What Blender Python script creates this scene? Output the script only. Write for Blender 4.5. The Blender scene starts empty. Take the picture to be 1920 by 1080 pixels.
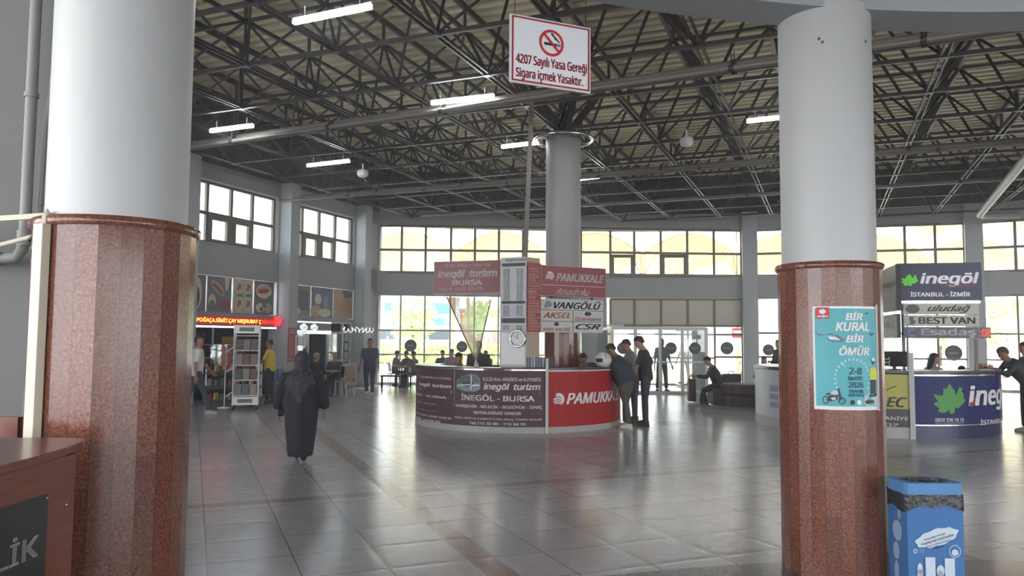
import bpy, bmesh, math, random
from mathutils import Vector, Matrix
random.seed(7)
R_ = math.radians
sc = bpy.context.scene
COL = sc.collection

# ------------------------------------------------------------------ camera
FPX = 1440.0
PITCH, ROLL, EYE = math.atan(97/1440), R_(0.4), 1.70
cam_d = bpy.data.cameras.new('camera'); cam = bpy.data.objects.new('camera', cam_d); COL.objects.link(cam)
cam_d.sensor_width = 36; cam_d.lens = FPX/1920*36; cam_d.clip_end = 500; cam_d.clip_start = .05
CAMM = Matrix.Translation((0, 0, EYE)) @ Matrix.Rotation(math.pi/2+PITCH, 4, 'X') @ Matrix.Rotation(ROLL, 4, 'Z')
cam.matrix_world = CAMM
sc.camera = cam

# ------------------------------------------------------------------ sky, sun, exposure
w = bpy.data.worlds.new('sky'); sc.world = w; w.use_nodes = True
nt = w.node_tree; nt.nodes.clear()
o_ = nt.nodes.new('ShaderNodeOutputWorld'); b_ = nt.nodes.new('ShaderNodeBackground')
tc = nt.nodes.new('ShaderNodeTexCoord'); sp = nt.nodes.new('ShaderNodeSeparateXYZ'); cr = nt.nodes.new('ShaderNodeValToRGB')
nt.links.new(tc.outputs['Generated'], sp.inputs[0]); nt.links.new(sp.outputs['Z'], cr.inputs['Fac'])
cr.color_ramp.elements[0].position = 0.0; cr.color_ramp.elements[0].color = (.96, .97, 1, 1)
cr.color_ramp.elements[1].position = .7; cr.color_ramp.elements[1].color = (.78, .88, 1, 1)
nt.links.new(cr.outputs[0], b_.inputs['Color']); b_.inputs['Strength'].default_value = 5.0
nt.links.new(b_.outputs[0], o_.inputs[0])
sun_d = bpy.data.lights.new('sun', 'SUN'); sun_d.energy = 18.0; sun_d.angle = R_(2); sun_d.color = (1, .95, .86)
sun = bpy.data.objects.new('sun', sun_d); COL.objects.link(sun); sun.rotation_euler = (R_(-24), R_(14), 0)
sc.view_settings.view_transform = 'Standard'; sc.view_settings.look = 'None'
sc.view_settings.gamma = 1; sc.view_settings.use_curve_mapping = False
sc.view_settings.exposure = 0.66
cy = sc.cycles
cy.max_bounces = 8; cy.diffuse_bounces = 5; cy.glossy_bounces = 3; cy.transmission_bounces = 4; cy.transparent_max_bounces = 12
cy.use_denoising = True; cy.caustics_reflective = False; cy.caustics_refractive = False
cy.sample_clamp_indirect = 6.0

# ------------------------------------------------------------------ helpers
def P(px, py, Y):
    """world point seen at photograph pixel (px, py) at depth Y"""
    d = CAMM.to_3x3() @ Vector(((px-960)/FPX, -(py-540)/FPX, -1))
    return Vector((0, 0, EYE)) + d*(Y/d.y)
def G(px, py, z=0.0):
    d = CAMM.to_3x3() @ Vector(((px-960)/FPX, -(py-540)/FPX, -1))
    return Vector((0, 0, EYE)) + d*((z-EYE)/d.z)
def s2l(c):
    return tuple((x/255/12.92 if x/255 <= .04045 else ((x/255+.055)/1.055)**2.4) for x in c)
_mats = {}
def mat(name, rgb, rough=.5, metal=0, spec=.5, var=0, scale=6, bump=0, emit=0, alpha=1, trans=0):
    """rgb in sRGB 0-255; var = noise colour variation"""
    if name in _mats: return _mats[name]
    m = bpy.data.materials.new(name); m.use_nodes = True; n = m.node_tree; b = n.nodes['Principled BSDF']
    c = s2l(rgb)
    b.inputs['Base Color'].default_value = (*c, 1); b.inputs['Roughness'].default_value = rough
    b.inputs['Metallic'].default_value = metal; b.inputs['Specular IOR Level'].default_value = spec
    if var or bump:
        t = n.nodes.new('ShaderNodeTexCoord'); x = n.nodes.new('ShaderNodeTexNoise'); x.inputs['Scale'].default_value = scale; x.inputs['Detail'].default_value = 4
        n.links.new(t.outputs['Object'], x.inputs['Vector'])
        if var:
            r = n.nodes.new('ShaderNodeMix'); r.data_type = 'RGBA'
            r.inputs[6].default_value = (*[v*(1-var) for v in c], 1); r.inputs[7].default_value = (*[min(1, v*(1+var)) for v in c], 1)
            n.links.new(x.outputs['Fac'], r.inputs[0]); n.links.new(r.outputs[2], b.inputs['Base Color'])
        if bump:
            u = n.nodes.new('ShaderNodeBump'); u.inputs['Strength'].default_value = bump; u.inputs['Distance'].default_value = .02
            n.links.new(x.outputs['Fac'], u.inputs['Height']); n.links.new(u.outputs[0], b.inputs['Normal'])
    if emit:
        b.inputs['Emission Color'].default_value = (*c, 1); b.inputs['Emission Strength'].default_value = emit
    _mats[name] = m
    return m
def glass(name, tint=(.93, .96, .96), refl=.12):
    if name in _mats: return _mats[name]
    m = bpy.data.materials.new(name); m.use_nodes = True; n = m.node_tree; n.nodes.clear()
    o = n.nodes.new('ShaderNodeOutputMaterial'); t = n.nodes.new('ShaderNodeBsdfTransparent'); g = n.nodes.new('ShaderNodeBsdfGlossy')
    f = n.nodes.new('ShaderNodeLayerWeight'); mx = n.nodes.new('ShaderNodeMixShader'); mu = n.nodes.new('ShaderNodeMath'); mu.operation = 'MULTIPLY_ADD'
    mu.inputs[1].default_value = .5; mu.inputs[2].default_value = refl*.4
    f.inputs['Blend'].default_value = .3; t.inputs[0].default_value = (*tint, 1); g.inputs['Roughness'].default_value = .02
    n.links.new(f.outputs['Fresnel'], mu.inputs[0]); n.links.new(mu.outputs[0], mx.inputs[0]); n.links.new(t.outputs[0], mx.inputs[1]); n.links.new(g.outputs[0], mx.inputs[2]); n.links.new(mx.outputs[0], o.inputs[0])
    _mats[name] = m
    return m

def tag(o, label=None, cat=None, group=None, kind=None):
    if label: o['label'] = label
    if cat: o['category'] = cat
    if group: o['group'] = group
    if kind: o['kind'] = kind
    return o
_W = {}
def thing(name, label, cat, loc=(0, 0, 0), rotz=0, group=None, kind=None):
    o = bpy.data.objects.new(name, None); COL.objects.link(o); o.empty_display_size = .1
    o.location = loc; o.rotation_euler = (0, 0, rotz)
    _W[o] = Matrix.Translation(Vector(loc)) @ Matrix.Rotation(rotz, 4, 'Z')
    return tag(o, label, cat, group, kind)

class MB:
    def __init__(s): s.v = []; s.f = []; s.sm = []
    def add(s, vs, fs, smooth=False):
        k = len(s.v); s.v += [Vector(v) for v in vs]; s.f += [[i+k for i in f] for f in fs]; s.sm += [smooth]*len(fs); return s
    def box(s, c, d, rz=0, M=None):
        x, y, z = d[0]/2, d[1]/2, d[2]/2
        vs = [Vector((a*x, b*y, e*z)) for e in (-1, 1) for b in (-1, 1) for a in (-1, 1)]
        m = Matrix.Translation(Vector(c)) @ (M if M else Matrix.Rotation(rz, 4, 'Z'))
        return s.add([m @ v for v in vs], [(0, 2, 3, 1), (4, 5, 7, 6), (0, 1, 5, 4), (2, 6, 7, 3), (0, 4, 6, 2), (1, 3, 7, 5)])
    def prism(s, poly, z0, z1):
        n = len(poly); vs = [(p[0], p[1], z0) for p in poly]+[(p[0], p[1], z1) for p in poly]
        return s.add(vs, [list(range(n))[::-1], list(range(n, 2*n))]+[(i, (i+1) % n, (i+1) % n+n, i+n) for i in range(n)])
    def plate(s, poly, y0, y1):
        """polygon of (x,z) given thickness along y"""
        n = len(poly); vs = [(p[0], y0, p[1]) for p in poly]+[(p[0], y1, p[1]) for p in poly]
        return s.add(vs, [list(range(n)), list(range(n, 2*n))[::-1]]+[(i, i+n, (i+1) % n+n, (i+1) % n) for i in range(n)])
    def bar(s, a, b, w, h=None):
        a, b = Vector(a), Vector(b); d = b-a; L = d.length
        if L < 1e-6: return s
        d = d/L; up = Vector((0, 0, 1)) if abs(d.z) < .98 else Vector((0, 1, 0))
        x = d.cross(up).normalized(); y = x.cross(d); h = h or w
        M = Matrix((x, d, y)).transposed().to_4x4()
        return s.box((a+b)/2, (w, L, h), M=M)
    def tube(s, pts, r, n=8, cap=True, smooth=True):
        pts = [Vector(p) for p in pts]; rings = []; rr = r if isinstance(r, (list, tuple)) else [r]*len(pts)
        d0 = (pts[1]-pts[0]).normalized(); ref = Vector((0, 0, 1)) if abs(d0.z) < .9 else Vector((1, 0, 0)); x = d0.cross(ref).normalized()
        for i, p in enumerate(pts):
            d = (pts[min(i+1, len(pts)-1)]-pts[max(i-1, 0)]).normalized(); x = (x-d*x.dot(d)).normalized(); y = d.cross(x)
            q = rr[i]; qx, qy = q if isinstance(q, tuple) else (q, q)
            rings.append([p+x*(qx*math.cos(2*math.pi*k/n))+y*(qy*math.sin(2*math.pi*k/n)) for k in range(n)])
        s.loft(rings, cap, smooth); return s
    def loft(s, rings, cap=True, smooth=True):
        n = len(rings[0]); vs = [v for r in rings for v in r]; fs = []
        for i in range(len(rings)-1):
            for k in range(n): fs.append((i*n+k, i*n+(k+1) % n, (i+1)*n+(k+1) % n, (i+1)*n+k))
        s.add(vs, fs, smooth)
        if cap: s.add(rings[0], [list(range(n))[::-1]]); s.add(rings[-1], [list(range(n))])
        return s
    def lathe(s, prof, c=(0, 0), n=24, smooth=True, a0=0):
        rings = [[(c[0]+r*math.cos(a0+2*math.pi*k/n), c[1]+r*math.sin(a0+2*math.pi*k/n), z) for k in range(n)] for r, z in prof]
        return s.loft([[Vector(v) for v in r] for r in rings], True, smooth)
    def arc(s, c, r0, r1, a0, a1, z0, z1, n=None):
        """ring sector around c, azimuth from +Y clockwise, radians"""
        n = n or max(1, int(abs(a1-a0)/R_(2))+1); rings = []
        for i in range(n+1):
            a = a0+(a1-a0)*i/n; sx, cx = math.sin(a), math.cos(a)
            rings.append([Vector((c[0]+r*sx, c[1]+r*cx, z)) for r, z in ((r0, z0), (r1, z0), (r1, z1), (r0, z1))])
        return s.loft(rings, True, False)
    def ball(s, c, r, n=12, m=8, M=None):
        rx, ry, rz = r if isinstance(r, (list, tuple)) else (r, r, r); rings = []
        for j in range(m+1):
            t = -math.pi/2+math.pi*(j+.02)/(m+.04)
            rings.append([Vector((rx*math.cos(t)*math.cos(2*math.pi*k/n), ry*math.cos(t)*math.sin(2*math.pi*k/n), rz*math.sin(t))) for k in range(n)])
        Mx = Matrix.Translation(Vector(c)) @ (M if M else Matrix.Identity(4))
        return s.loft([[Mx @ v for v in r] for r in rings], True, True)
    def build(s, name, m, parent=None, world=False, bevel=0, kind=None, label=None):
        me = bpy.data.meshes.new(name); vs = s.v
        if parent is not None and world:
            inv = full(parent).inverted(); vs = [inv @ v for v in vs]
        me.from_pydata([tuple(v) for v in vs], [], s.f); me.polygons.foreach_set('use_smooth', s.sm)
        bm = bmesh.new(); bm.from_mesh(me)
        bmesh.ops.recalc_face_normals(bm, faces=bm.faces)
        bm.to_mesh(me); bm.free()
        o = bpy.data.objects.new(name, me); COL.objects.link(o)
        if m: me.materials.append(m)
        if parent is not None: o.parent = parent
        if bevel:
            b = o.modifiers.new('bevel', 'BEVEL'); b.width = bevel; b.segments = 2; b.limit_method = 'ANGLE'
        if kind: o['kind'] = kind
        if label: o['label'] = label
        return o
def full(o):
    m = _W.get(o)
    if m is None:
        m = Matrix.Translation(o.location) @ o.rotation_euler.to_matrix().to_4x4()
    return (full(o.parent) @ m) if o.parent else m
def one(name, mb, m, label, cat, group=None, bevel=0, kind=None):
    """a thing that is a single mesh: origin moved to its base"""
    zs = min(v.z for v in mb.v); xs = [v.x for v in mb.v]; ys = [v.y for v in mb.v]
    c = Vector(((min(xs)+max(xs))/2, (min(ys)+max(ys))/2, zs))
    mb.v = [v-c for v in mb.v]
    o = mb.build(name, m, bevel=bevel); o.location = c
    return tag(o, label, cat, group, kind)
def copy_tree(o, parent=None):
    c = o.copy(); COL.objects.link(c)
    if o in _W: _W[c] = _W[o].copy()
    if parent is not None: c.parent = parent
    for ch in list(o.children): copy_tree(ch, c)
    return c
def put(o, loc, rz=0):
    o.location = loc; o.rotation_euler = (0, 0, rz); _W[o] = Matrix.Translation(Vector(loc)) @ Matrix.Rotation(rz, 4, 'Z')

FONT = None
try:
    import os
    FONT = bpy.data.fonts.load(os.path.join(bpy.utils.resource_path('LOCAL'), 'datafiles', 'fonts', 'NotoSansHebrew-Regular.woff2'))
except Exception:
    FONT = None
def text_geo(txt, shear=0, bold=0.0, spacing=1.0):
    cu = bpy.data.curves.new('t', 'FONT'); cu.body = txt
    if FONT: cu.font = FONT
    cu.shear = shear; cu.space_character = spacing; cu.resolution_u = 3
    ob = bpy.data.objects.new('t', cu); COL.objects.link(ob)
    dg = bpy.context.evaluated_depsgraph_get(); me = bpy.data.meshes.new_from_object(ob.evaluated_get(dg))
    vs = [v.co.copy() for v in me.vertices]; fs = [list(p.vertices) for p in me.polygons]
    bpy.data.objects.remove(ob); bpy.data.curves.remove(cu); bpy.data.meshes.remove(me)
    return vs, fs
def lettering(parent, txt, x0, z0, x1, z1, m, y=-.004, shear=0, bold=.012, fn=None, name='lettering'):
    """text filling the box (x0,z0)-(x1,z1) of the parent's local XZ plane (facing -Y); fn maps (x,z) elsewhere"""
    vs, fs = text_geo(txt, shear, bold)
    if not vs: return None
    ax, bx = min(v.x for v in vs), max(v.x for v in vs); ay, by = min(v.y for v in vs), max(v.y for v in vs)
    sz = min(.032, .5*bold*2.2)
    if bold > .005:
        n0 = len(vs); base, bf_ = vs, fs; vs, fs = [], []
        for k_, (dx, dy) in enumerate(((-sz, -sz*.5), (sz, -sz*.5), (-sz, sz*.5), (sz, sz*.5))):
            vs += [Vector((v.x+dx, v.y+dy, 0)) for v in base]; fs += [[i+n0*k_ for i in f] for f in bf_]
        ax -= sz; bx += sz; ay -= sz*.5; by += sz*.5
    out = []
    for v in vs:
        x = x0+(v.x-ax)/(bx-ax)*(x1-x0); z = z0+(v.y-ay)/(by-ay)*(z1-z0)
        out.append(fn(x, z) if fn else Vector((x, y, z)))
    mb = MB(); mb.add(out, fs)
    return mb.build(name, m, parent)
def ell(cx, cz, rx, rz, n=24, rot=0):
    return [(cx+rx*math.cos(2*math.pi*k/n)*math.cos(rot)-rz*math.sin(2*math.pi*k/n)*math.sin(rot),
             cz+rx*math.cos(2*math.pi*k/n)*math.sin(rot)+rz*math.sin(2*math.pi*k/n)*math.cos(rot)) for k in range(n)]

# ------------------------------------------------------------------ materials
M_wall = mat('grey wall paint', (156, 157, 156), .7, var=.05, scale=1.5)
M_pillar = mat('pale grey paint', (164, 168, 170), .6, var=.04, scale=1.2)
M_shaft = mat('white column paint', (188, 190, 189), .45, var=.03, scale=1.5, bump=.03)
M_frame = mat('brown aluminium frame', (104, 97, 84), .45, .3)
M_white = mat('white aluminium', (205, 207, 206), .4)
M_steel = mat('dark brown painted steel', (48, 39, 36), .45, .2, var=.15, scale=3)
M_chrome = mat('polished steel', (200, 200, 198), .15, 1)
M_grey = mat('grey pvc pipe', (132, 133, 130), .5, var=.04)
M_cream = mat('cream plastic', (205, 198, 178), .5)
M_black = mat('black plastic', (30, 30, 32), .4)
M_dark = mat('dark void', (46, 38, 38), .8, var=.2)
M_glass = glass('window glass')
M_txt_white = mat('white lettering', (225, 222, 222), .5)
M_txt_black = mat('black lettering', (50, 50, 54), .5)
M_txt_red = mat('red lettering', (190, 38, 52), .5)
M_red = mat('red panel', (168, 34, 38), .5, spec=.25)
M_maroon = mat('maroon panel', (128, 56, 64), .4, var=.05)
M_board = mat('white board', (225, 226, 226), .4)

# procedural materials with more nodes
def granite():
    m = bpy.data.materials.new('brown granite cladding'); m.use_nodes = True; n = m.node_tree; b = n.nodes['Principled BSDF']; L = n.links
    t = n.nodes.new('ShaderNodeTexCoord'); s = n.nodes.new('ShaderNodeSeparateXYZ'); L.new(t.outputs['Object'], s.inputs[0])
    at = n.nodes.new('ShaderNodeMath'); at.operation = 'ARCTAN2'; L.new(s.outputs['Y'], at.inputs[0]); L.new(s.outputs['X'], at.inputs[1])
    k = n.nodes.new('ShaderNodeMath'); k.operation = 'MULTIPLY'; k.inputs[1].default_value = 24/(2*math.pi); L.new(at.outputs[0], k.inputs[0])
    fl = n.nodes.new('ShaderNodeMath'); fl.operation = 'FLOOR'; L.new(k.outputs[0], fl.inputs[0])
    fr = n.nodes.new('ShaderNodeMath'); fr.operation = 'FRACT'; L.new(k.outputs[0], fr.inputs[0])
    zo = n.nodes.new('ShaderNodeMath'); zo.operation = 'MULTIPLY_ADD'; zo.inputs[1].default_value = .37; L.new(fl.outputs[0], zo.inputs[0]); L.new(s.outputs['Z'], zo.inputs[2])
    zk = n.nodes.new('ShaderNodeMath'); zk.operation = 'MULTIPLY'; zk.inputs[1].default_value = .8; L.new(zo.outputs[0], zk.inputs[0])
    zf = n.nodes.new('ShaderNodeMath'); zf.operation = 'FLOOR'; L.new(zk.outputs[0], zf.inputs[0])
    cb = n.nodes.new('ShaderNodeCombineXYZ'); L.new(fl.outputs[0], cb.inputs[0]); L.new(zf.outputs[0], cb.inputs[1])
    wn = n.nodes.new('ShaderNodeTexWhiteNoise'); L.new(cb.outputs[0], wn.inputs['Vector'])
    n1 = n.nodes.new('ShaderNodeTexNoise'); n1.inputs['Scale'].default_value = 75; n1.inputs['Detail'].default_value = 6; n1.inputs['Roughness'].default_value = .75; L.new(t.outputs['Object'], n1.inputs['Vector'])
    r = n.nodes.new('ShaderNodeValToRGB'); L.new(n1.outputs['Fac'], r.inputs[0]); e = r.color_ramp.elements
    e[0].position = .32; e[0].color = (*s2l((44, 30, 27)), 1); e[1].position = .72; e[1].color = (*s2l((160, 112, 92)), 1)
    q = e.new(.44); q.color = (*s2l((102, 58, 44)), 1); q = e.new(.56); q.color = (*s2l((130, 82, 64)), 1)
    hs = n.nodes.new('ShaderNodeHueSaturation'); L.new(r.outputs[0], hs.inputs['Color'])
    mr = n.nodes.new('ShaderNodeMapRange'); mr.inputs[3].default_value = .8; mr.inputs[4].default_value = 1.2; L.new(wn.outputs['Value'], mr.inputs[0]); L.new(mr.outputs[0], hs.inputs['Value'])
    # joints
    j = n.nodes.new('ShaderNodeMath'); j.operation = 'PINGPONG'; j.inputs[1].default_value = .5; L.new(fr.outputs[0], j.inputs[0])
    jl = n.nodes.new('ShaderNodeMath'); jl.operation = 'LESS_THAN'; jl.inputs[1].default_value = .02; L.new(j.outputs[0], jl.inputs[0])
    mx = n.nodes.new('ShaderNodeMix'); mx.data_type = 'RGBA'; L.new(jl.outputs[0], mx.inputs[0]); L.new(hs.outputs[0], mx.inputs[6]); mx.inputs[7].default_value = (*s2l((70, 50, 46)), 1)
    L.new(mx.outputs[2], b.inputs['Base Color']); b.inputs['Roughness'].default_value = .16; b.inputs['Specular IOR Level'].default_value = .5
    return m
M_granite = granite()
FA = R_(22.5)
def floor_mat():
    m = bpy.data.materials.new('grey floor tiles'); m.use_nodes = True; n = m.node_tree; b = n.nodes['Principled BSDF']; L = n.links
    def math_(op, a, c=None, d=None):
        x = n.nodes.new('ShaderNodeMath'); x.operation = op
        for i, v in enumerate((a, c, d)):
            if v is None: continue
            if isinstance(v, (int, float)): x.inputs[i].default_value = v
            else: L.new(v, x.inputs[i])
        return x.outputs[0]
    t = n.nodes.new('ShaderNodeTexCoord'); s = n.nodes.new('ShaderNodeSeparateXYZ'); L.new(t.outputs['Object'], s.inputs[0])
    ca, sa = math.cos(FA), math.sin(FA)
    a = math_('ADD', math_('MULTIPLY', s.outputs['X'], ca), math_('MULTIPLY', s.outputs['Y'], sa))
    c = math_('ADD', math_('MULTIPLY', s.outputs['X'], -sa), math_('MULTIPLY', s.outputs['Y'], ca))
    a1 = -1.49*ca+5.63*sa; T = .625
    A = math_('DIVIDE', math_('SUBTRACT', a, a1), T); Cc = math_('DIVIDE', math_('SUBTRACT', c, .1), T)
    fa, fc = math_('FRACT', A), math_('FRACT', Cc)
    da, dc = math_('PINGPONG', fa, .5), math_('PINGPONG', fc, .5); d = math_('MINIMUM', da, dc)
    gr = math_('LESS_THAN', d, .008)
    cb = n.nodes.new('ShaderNodeCombineXYZ'); L.new(math_('FLOOR', A), cb.inputs[0]); L.new(math_('FLOOR', Cc), cb.inputs[1])
    wn = n.nodes.new('ShaderNodeTexWhiteNoise'); L.new(cb.outputs[0], wn.inputs['Vector'])
    no = n.nodes.new('ShaderNodeTexNoise'); no.inputs['Scale'].default_value = 9; no.inputs['Detail'].default_value = 5; L.new(t.outputs['Object'], no.inputs['Vector'])
    v = math_('ADD', math_('MULTIPLY', wn.outputs['Value'], .2), math_('MULTIPLY', no.outputs['Fac'], .45))
    r = n.nodes.new('ShaderNodeValToRGB'); L.new(v, r.inputs[0]); e = r.color_ramp.elements
    e[0].position = .1; e[0].color = (*s2l((152, 149, 153)), 1); e[1].position = .6; e[1].color = (*s2l((186, 183, 188)), 1)
    def mix(f, x, y):
        q = n.nodes.new('ShaderNodeMix'); q.data_type = 'RGBA'; L.new(f, q.inputs[0]); L.new(x, q.inputs[6])
        q.inputs[7].default_value = (*s2l(y), 1); return q.outputs[2]
    aS = (.09-.12)*ca+5.67*sa; cS = -.27*sa+9.3*ca
    s1 = math_('LESS_THAN', math_('ABSOLUTE', math_('SUBTRACT', a, aS)), .1)
    s2 = math_('LESS_THAN', math_('ABSOLUTE', math_('SUBTRACT', c, cS)), .1)
    aD, cD = 3.26*ca+16.08*sa, -3.26*sa+16.08*ca
    s3 = math_('LESS_THAN', math_('MAXIMUM', math_('ABSOLUTE', math_('SUBTRACT', a, aD)), math_('ABSOLUTE', math_('SUBTRACT', c, cD))), .3)
    col = mix(s3, mix(s2, mix(s1, r.outputs[0], (138, 114, 96)), (146, 132, 124)), (112, 98, 92))
    col = mix(gr, col, (96, 92, 91))
    L.new(col, b.inputs['Base Color'])
    rr = n.nodes.new('ShaderNodeMapRange'); rr.inputs[3].default_value = .13; rr.inputs[4].default_value = .3; L.new(no.outputs['Fac'], rr.inputs[0]); L.new(rr.outputs[0], b.inputs['Roughness'])
    b.inputs['Specular IOR Level'].default_value = .4
    # slightly pillowed, unevenly laid tiles
    edge = n.nodes.new('ShaderNodeMapRange'); edge.interpolation_type = 'SMOOTHSTEP'; edge.inputs[1].default_value = 0; edge.inputs[2].default_value = .1; L.new(d, edge.inputs[0])
    tilt = math_('MULTIPLY', math_('SUBTRACT', fa, .5), math_('SUBTRACT', wn.outputs['Value'], .5))
    hgt = math_('ADD', math_('MULTIPLY', edge.outputs[0], .0012), math_('MULTIPLY', tilt, .004))
    u = n.nodes.new('ShaderNodeBump'); u.inputs['Strength'].default_value = .8; u.inputs['Distance'].default_value = 1.0; L.new(hgt, u.inputs['Height']); L.new(u.outputs[0], b.inputs['Normal'])
    return m
M_floor = floor_mat()
def wood_mat(name, c0, c1, rough=.25):
    m = bpy.data.materials.new(name); m.use_nodes = True; n = m.node_tree; b = n.nodes['Principled BSDF']; L = n.links
    t = n.nodes.new('ShaderNodeTexCoord'); mp = n.nodes.new('ShaderNodeMapping'); mp.inputs['Scale'].default_value = (2, 2, 22); L.new(t.outputs['Object'], mp.inputs[0])
    x = n.nodes.new('ShaderNodeTexNoise'); x.inputs['Scale'].default_value = 3; x.inputs['Detail'].default_value = 6; L.new(mp.outputs[0], x.inputs['Vector'])
    r = n.nodes.new('ShaderNodeMix'); r.data_type = 'RGBA'; r.inputs[6].default_value = (*s2l(c0), 1); r.inputs[7].default_value = (*s2l(c1), 1); L.new(x.outputs['Fac'], r.inputs[0])
    L.new(r.outputs[2], b.inputs['Base Color']); b.inputs['Roughness'].default_value = rough
    return m
M_wood = wood_mat('mahogany veneer', (96, 46, 36), (126, 66, 50))
# ------------------------------------------------------------------ setting
HC = Vector((3.4, -1.9, 0)); RW = 31.6                 # centre and radius of the round hall
U = Vector((.379, .9254, 0)); V = Vector((-.9254, .379, 0))   # roof grid axes (U runs along the left wall)
K = Vector((-5.04, 28.55, 0)); NRM = Vector((.9254, -.379, 0)); UA = math.atan2(U.y, U.x)
def LW(t, p, z): return K - U*t + NRM*p + Vector((0, 0, z))
def az(a, r=RW, z=0): a = R_(a); return Vector((HC.x+r*math.sin(a), HC.y+r*math.cos(a), z))
def cbox(mb, fn, x0, x1, z0, z1, d0, d1):
    v = [fn(x, d, z) for z in (z0, z1) for d in (d0, d1) for x in (x0, x1)]
    mb.add(v, [(0, 2, 3, 1), (4, 5, 7, 6), (0, 1, 5, 4), (2, 6, 7, 3), (0, 4, 6, 2), (1, 3, 7, 5)])

# floor
mb = MB(); mb.arc(HC, .01, RW+.25, R_(-75), R_(75), -.2, 0, 60); mb.arc(HC, .01, 31, R_(75), R_(285), -.2, 0, 40)
mb.build('floor', M_floor, kind='structure')
mb = MB(); mb.arc(HC, .01, 8.05, R_(-180), R_(180), 0.0005, .004, 90)
mb.build('floor_entrance', mat('dark polished granite floor', (92, 88, 84), .2, var=.25, scale=40), kind='structure')
# ground outside
mb = MB(); mb.box((3, 75, -.16), (260, 90, .1)); mb.box((-45, 10, -.16), (75, 60, .1))
M_ground = mat('sunlit concrete paving', (228, 225, 218), .8, var=.06, scale=.6)  # paving colour lifted so it carries the overexposed daylight
mb.build('ground_outside', M_ground, kind='structure')

# far wall: bands of a round wall with window bays
BAY1 = [-15.4, -13.84, -12.2, -10.45, -8.78, -7.1, -5.4, -3.5, -1.3, .77, 2.45, 4.3, 6.13, 7.95, 9.8]
BAY2 = [10.8, 12.6, 14.5, 16.45, 18.41, 20.16, 21.93, 23.58]
BAY3 = [24.55, 26.35, 28.1, 29.9, 31.7, 33.5, 35.3, 37.2]
wl = MB()
wl.arc(HC, RW, RW+.28, R_(-15.5), R_(62), 5.95, 6.62)
wl.arc(HC, RW, RW+.28, R_(-15.5), R_(62), 3.35, 4.2)
wl.arc(HC, RW, RW+.28, R_(-15.5), R_(62), -.1, .06)
wl.arc(HC, RW, RW+.28, R_(37.2), R_(62), 0, 6)
wl.arc(HC, RW, RW+.28, R_(-1.3), R_(.5), 0, 3.4)
wl.arc(HC, RW, RW+.28, R_(-15.8), R_(-15.35), 0, 6.6)
wl.build('wall_far', M_wall, kind='structure')
pl = MB()
for a in (9.8, 23.55, 37.2): pl.arc(HC, RW-.3, RW+.3, R_(a), R_(a+1.0), 0, 6.62, 2)
pl.build('wall_far_pillars', M_pillar, kind='structure')
M_clad = mat('dark wall cladding', (66, 60, 62), .7, var=.1, scale=2)
cl = MB(); cl.arc(HC, RW-.05, RW+.2, R_(-15.6), R_(62), 6.6, 8.3)
for a in range(-15, 62): cl.arc(HC, RW-.09, RW-.05, R_(a), R_(a+.25), 6.6, 8.6, 1)
cl.build('wall_far_cladding', M_clad, kind='structure')

NW = [0]
def grid_window(fn, xs, zs, hop=(), skip=(), m=M_frame, fr=.045, hw=.09, opaque=(), name=None):
    """window bay: one frame mesh, one mesh of panes"""
    NW[0] += 1; w = thing(name or 'window_%d' % NW[0], None, None, kind='structure')
    f = MB(); p = MB(); op = MB()
    sx = xs[1]-xs[0]; sgn = 1
    unit = FNU
    for x in xs: cbox(f, fn, x-fr/unit, x+fr/unit, zs[0], zs[-1], -.03, .05)
    for z in zs:
        cbox(f, fn, xs[0], xs[-1], z-fr, z+fr, -.028, .048)
    for i in range(len(xs)-1):
        for j in range(len(zs)-1):
            if (i, j) in skip: continue
            x0, x1, z0, z1 = xs[i], xs[i+1], zs[j], zs[j+1]
            if (i, j) in hop:
                h = hw/unit
                cbox(f, fn, x0, x0+h*1.6, z0, z1, -.05, .04); cbox(f, fn, x1-h*1.6, x1, z0, z1, -.05, .04)
                cbox(f, fn, x0, x1, z0, z0+hw, -.051, .039); cbox(f, fn, x0, x1, z1-hw*1.4, z1, -.051, .039)
            cbox(op if (i, j) in opaque else p, fn, x0+.01/unit, x1-.01/unit, z0+.01, z1-.01, .004, .012)
    f.build('frame', m, w, world=True)
    if p.v: p.build('panes', M_glass, w, world=True)
    if op.v: op.build('infill_panel', mat('beige infill panel', (190, 186, 172), .6), w, world=True)
    return w
FNU = RW*math.pi/180
fa = lambda x, d, z: az(x, RW+.1+d, z)
grid_window(fa, BAY1, [4.2, 5.04, 5.95], hop=[(9, 0), (11, 0)])
grid_window(fa, BAY2, [4.2, 5.04, 5.95], hop=[(3, 0)])
grid_window(fa, BAY3, [4.2, 5.04, 5.95])
M_wframe = mat('pale grey window frame', (150, 148, 142), .4, .2)
grid_window(fa, BAY1[:9], [.06, 1.12, 2.02, 3.35], m=M_wframe, fr=.03)
grid_window(fa, BAY2, [.06, 1.12, 2.02, 3.35], m=M_frame, fr=.035)
grid_window(fa, BAY3, [.06, 1.12, 2.02, 3.35], m=M_frame, fr=.03)
grid_window(fa, BAY1[9:], [2.28, 3.3], opaque=[(i, 0) for i in range(5)], fr=.04)
grid_window(fa, [7.95, 9.8], [.06, 1.1, 1.95, 2.28], fr=.035)
grid_window(fa, [.5, 2.45, 4.3, 6.13, 7.95], [.04, 1.05, 1.95, 2.28], skip=[(1, 0), (1, 1)], m=M_white, fr=.035, name='door_main')
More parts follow.
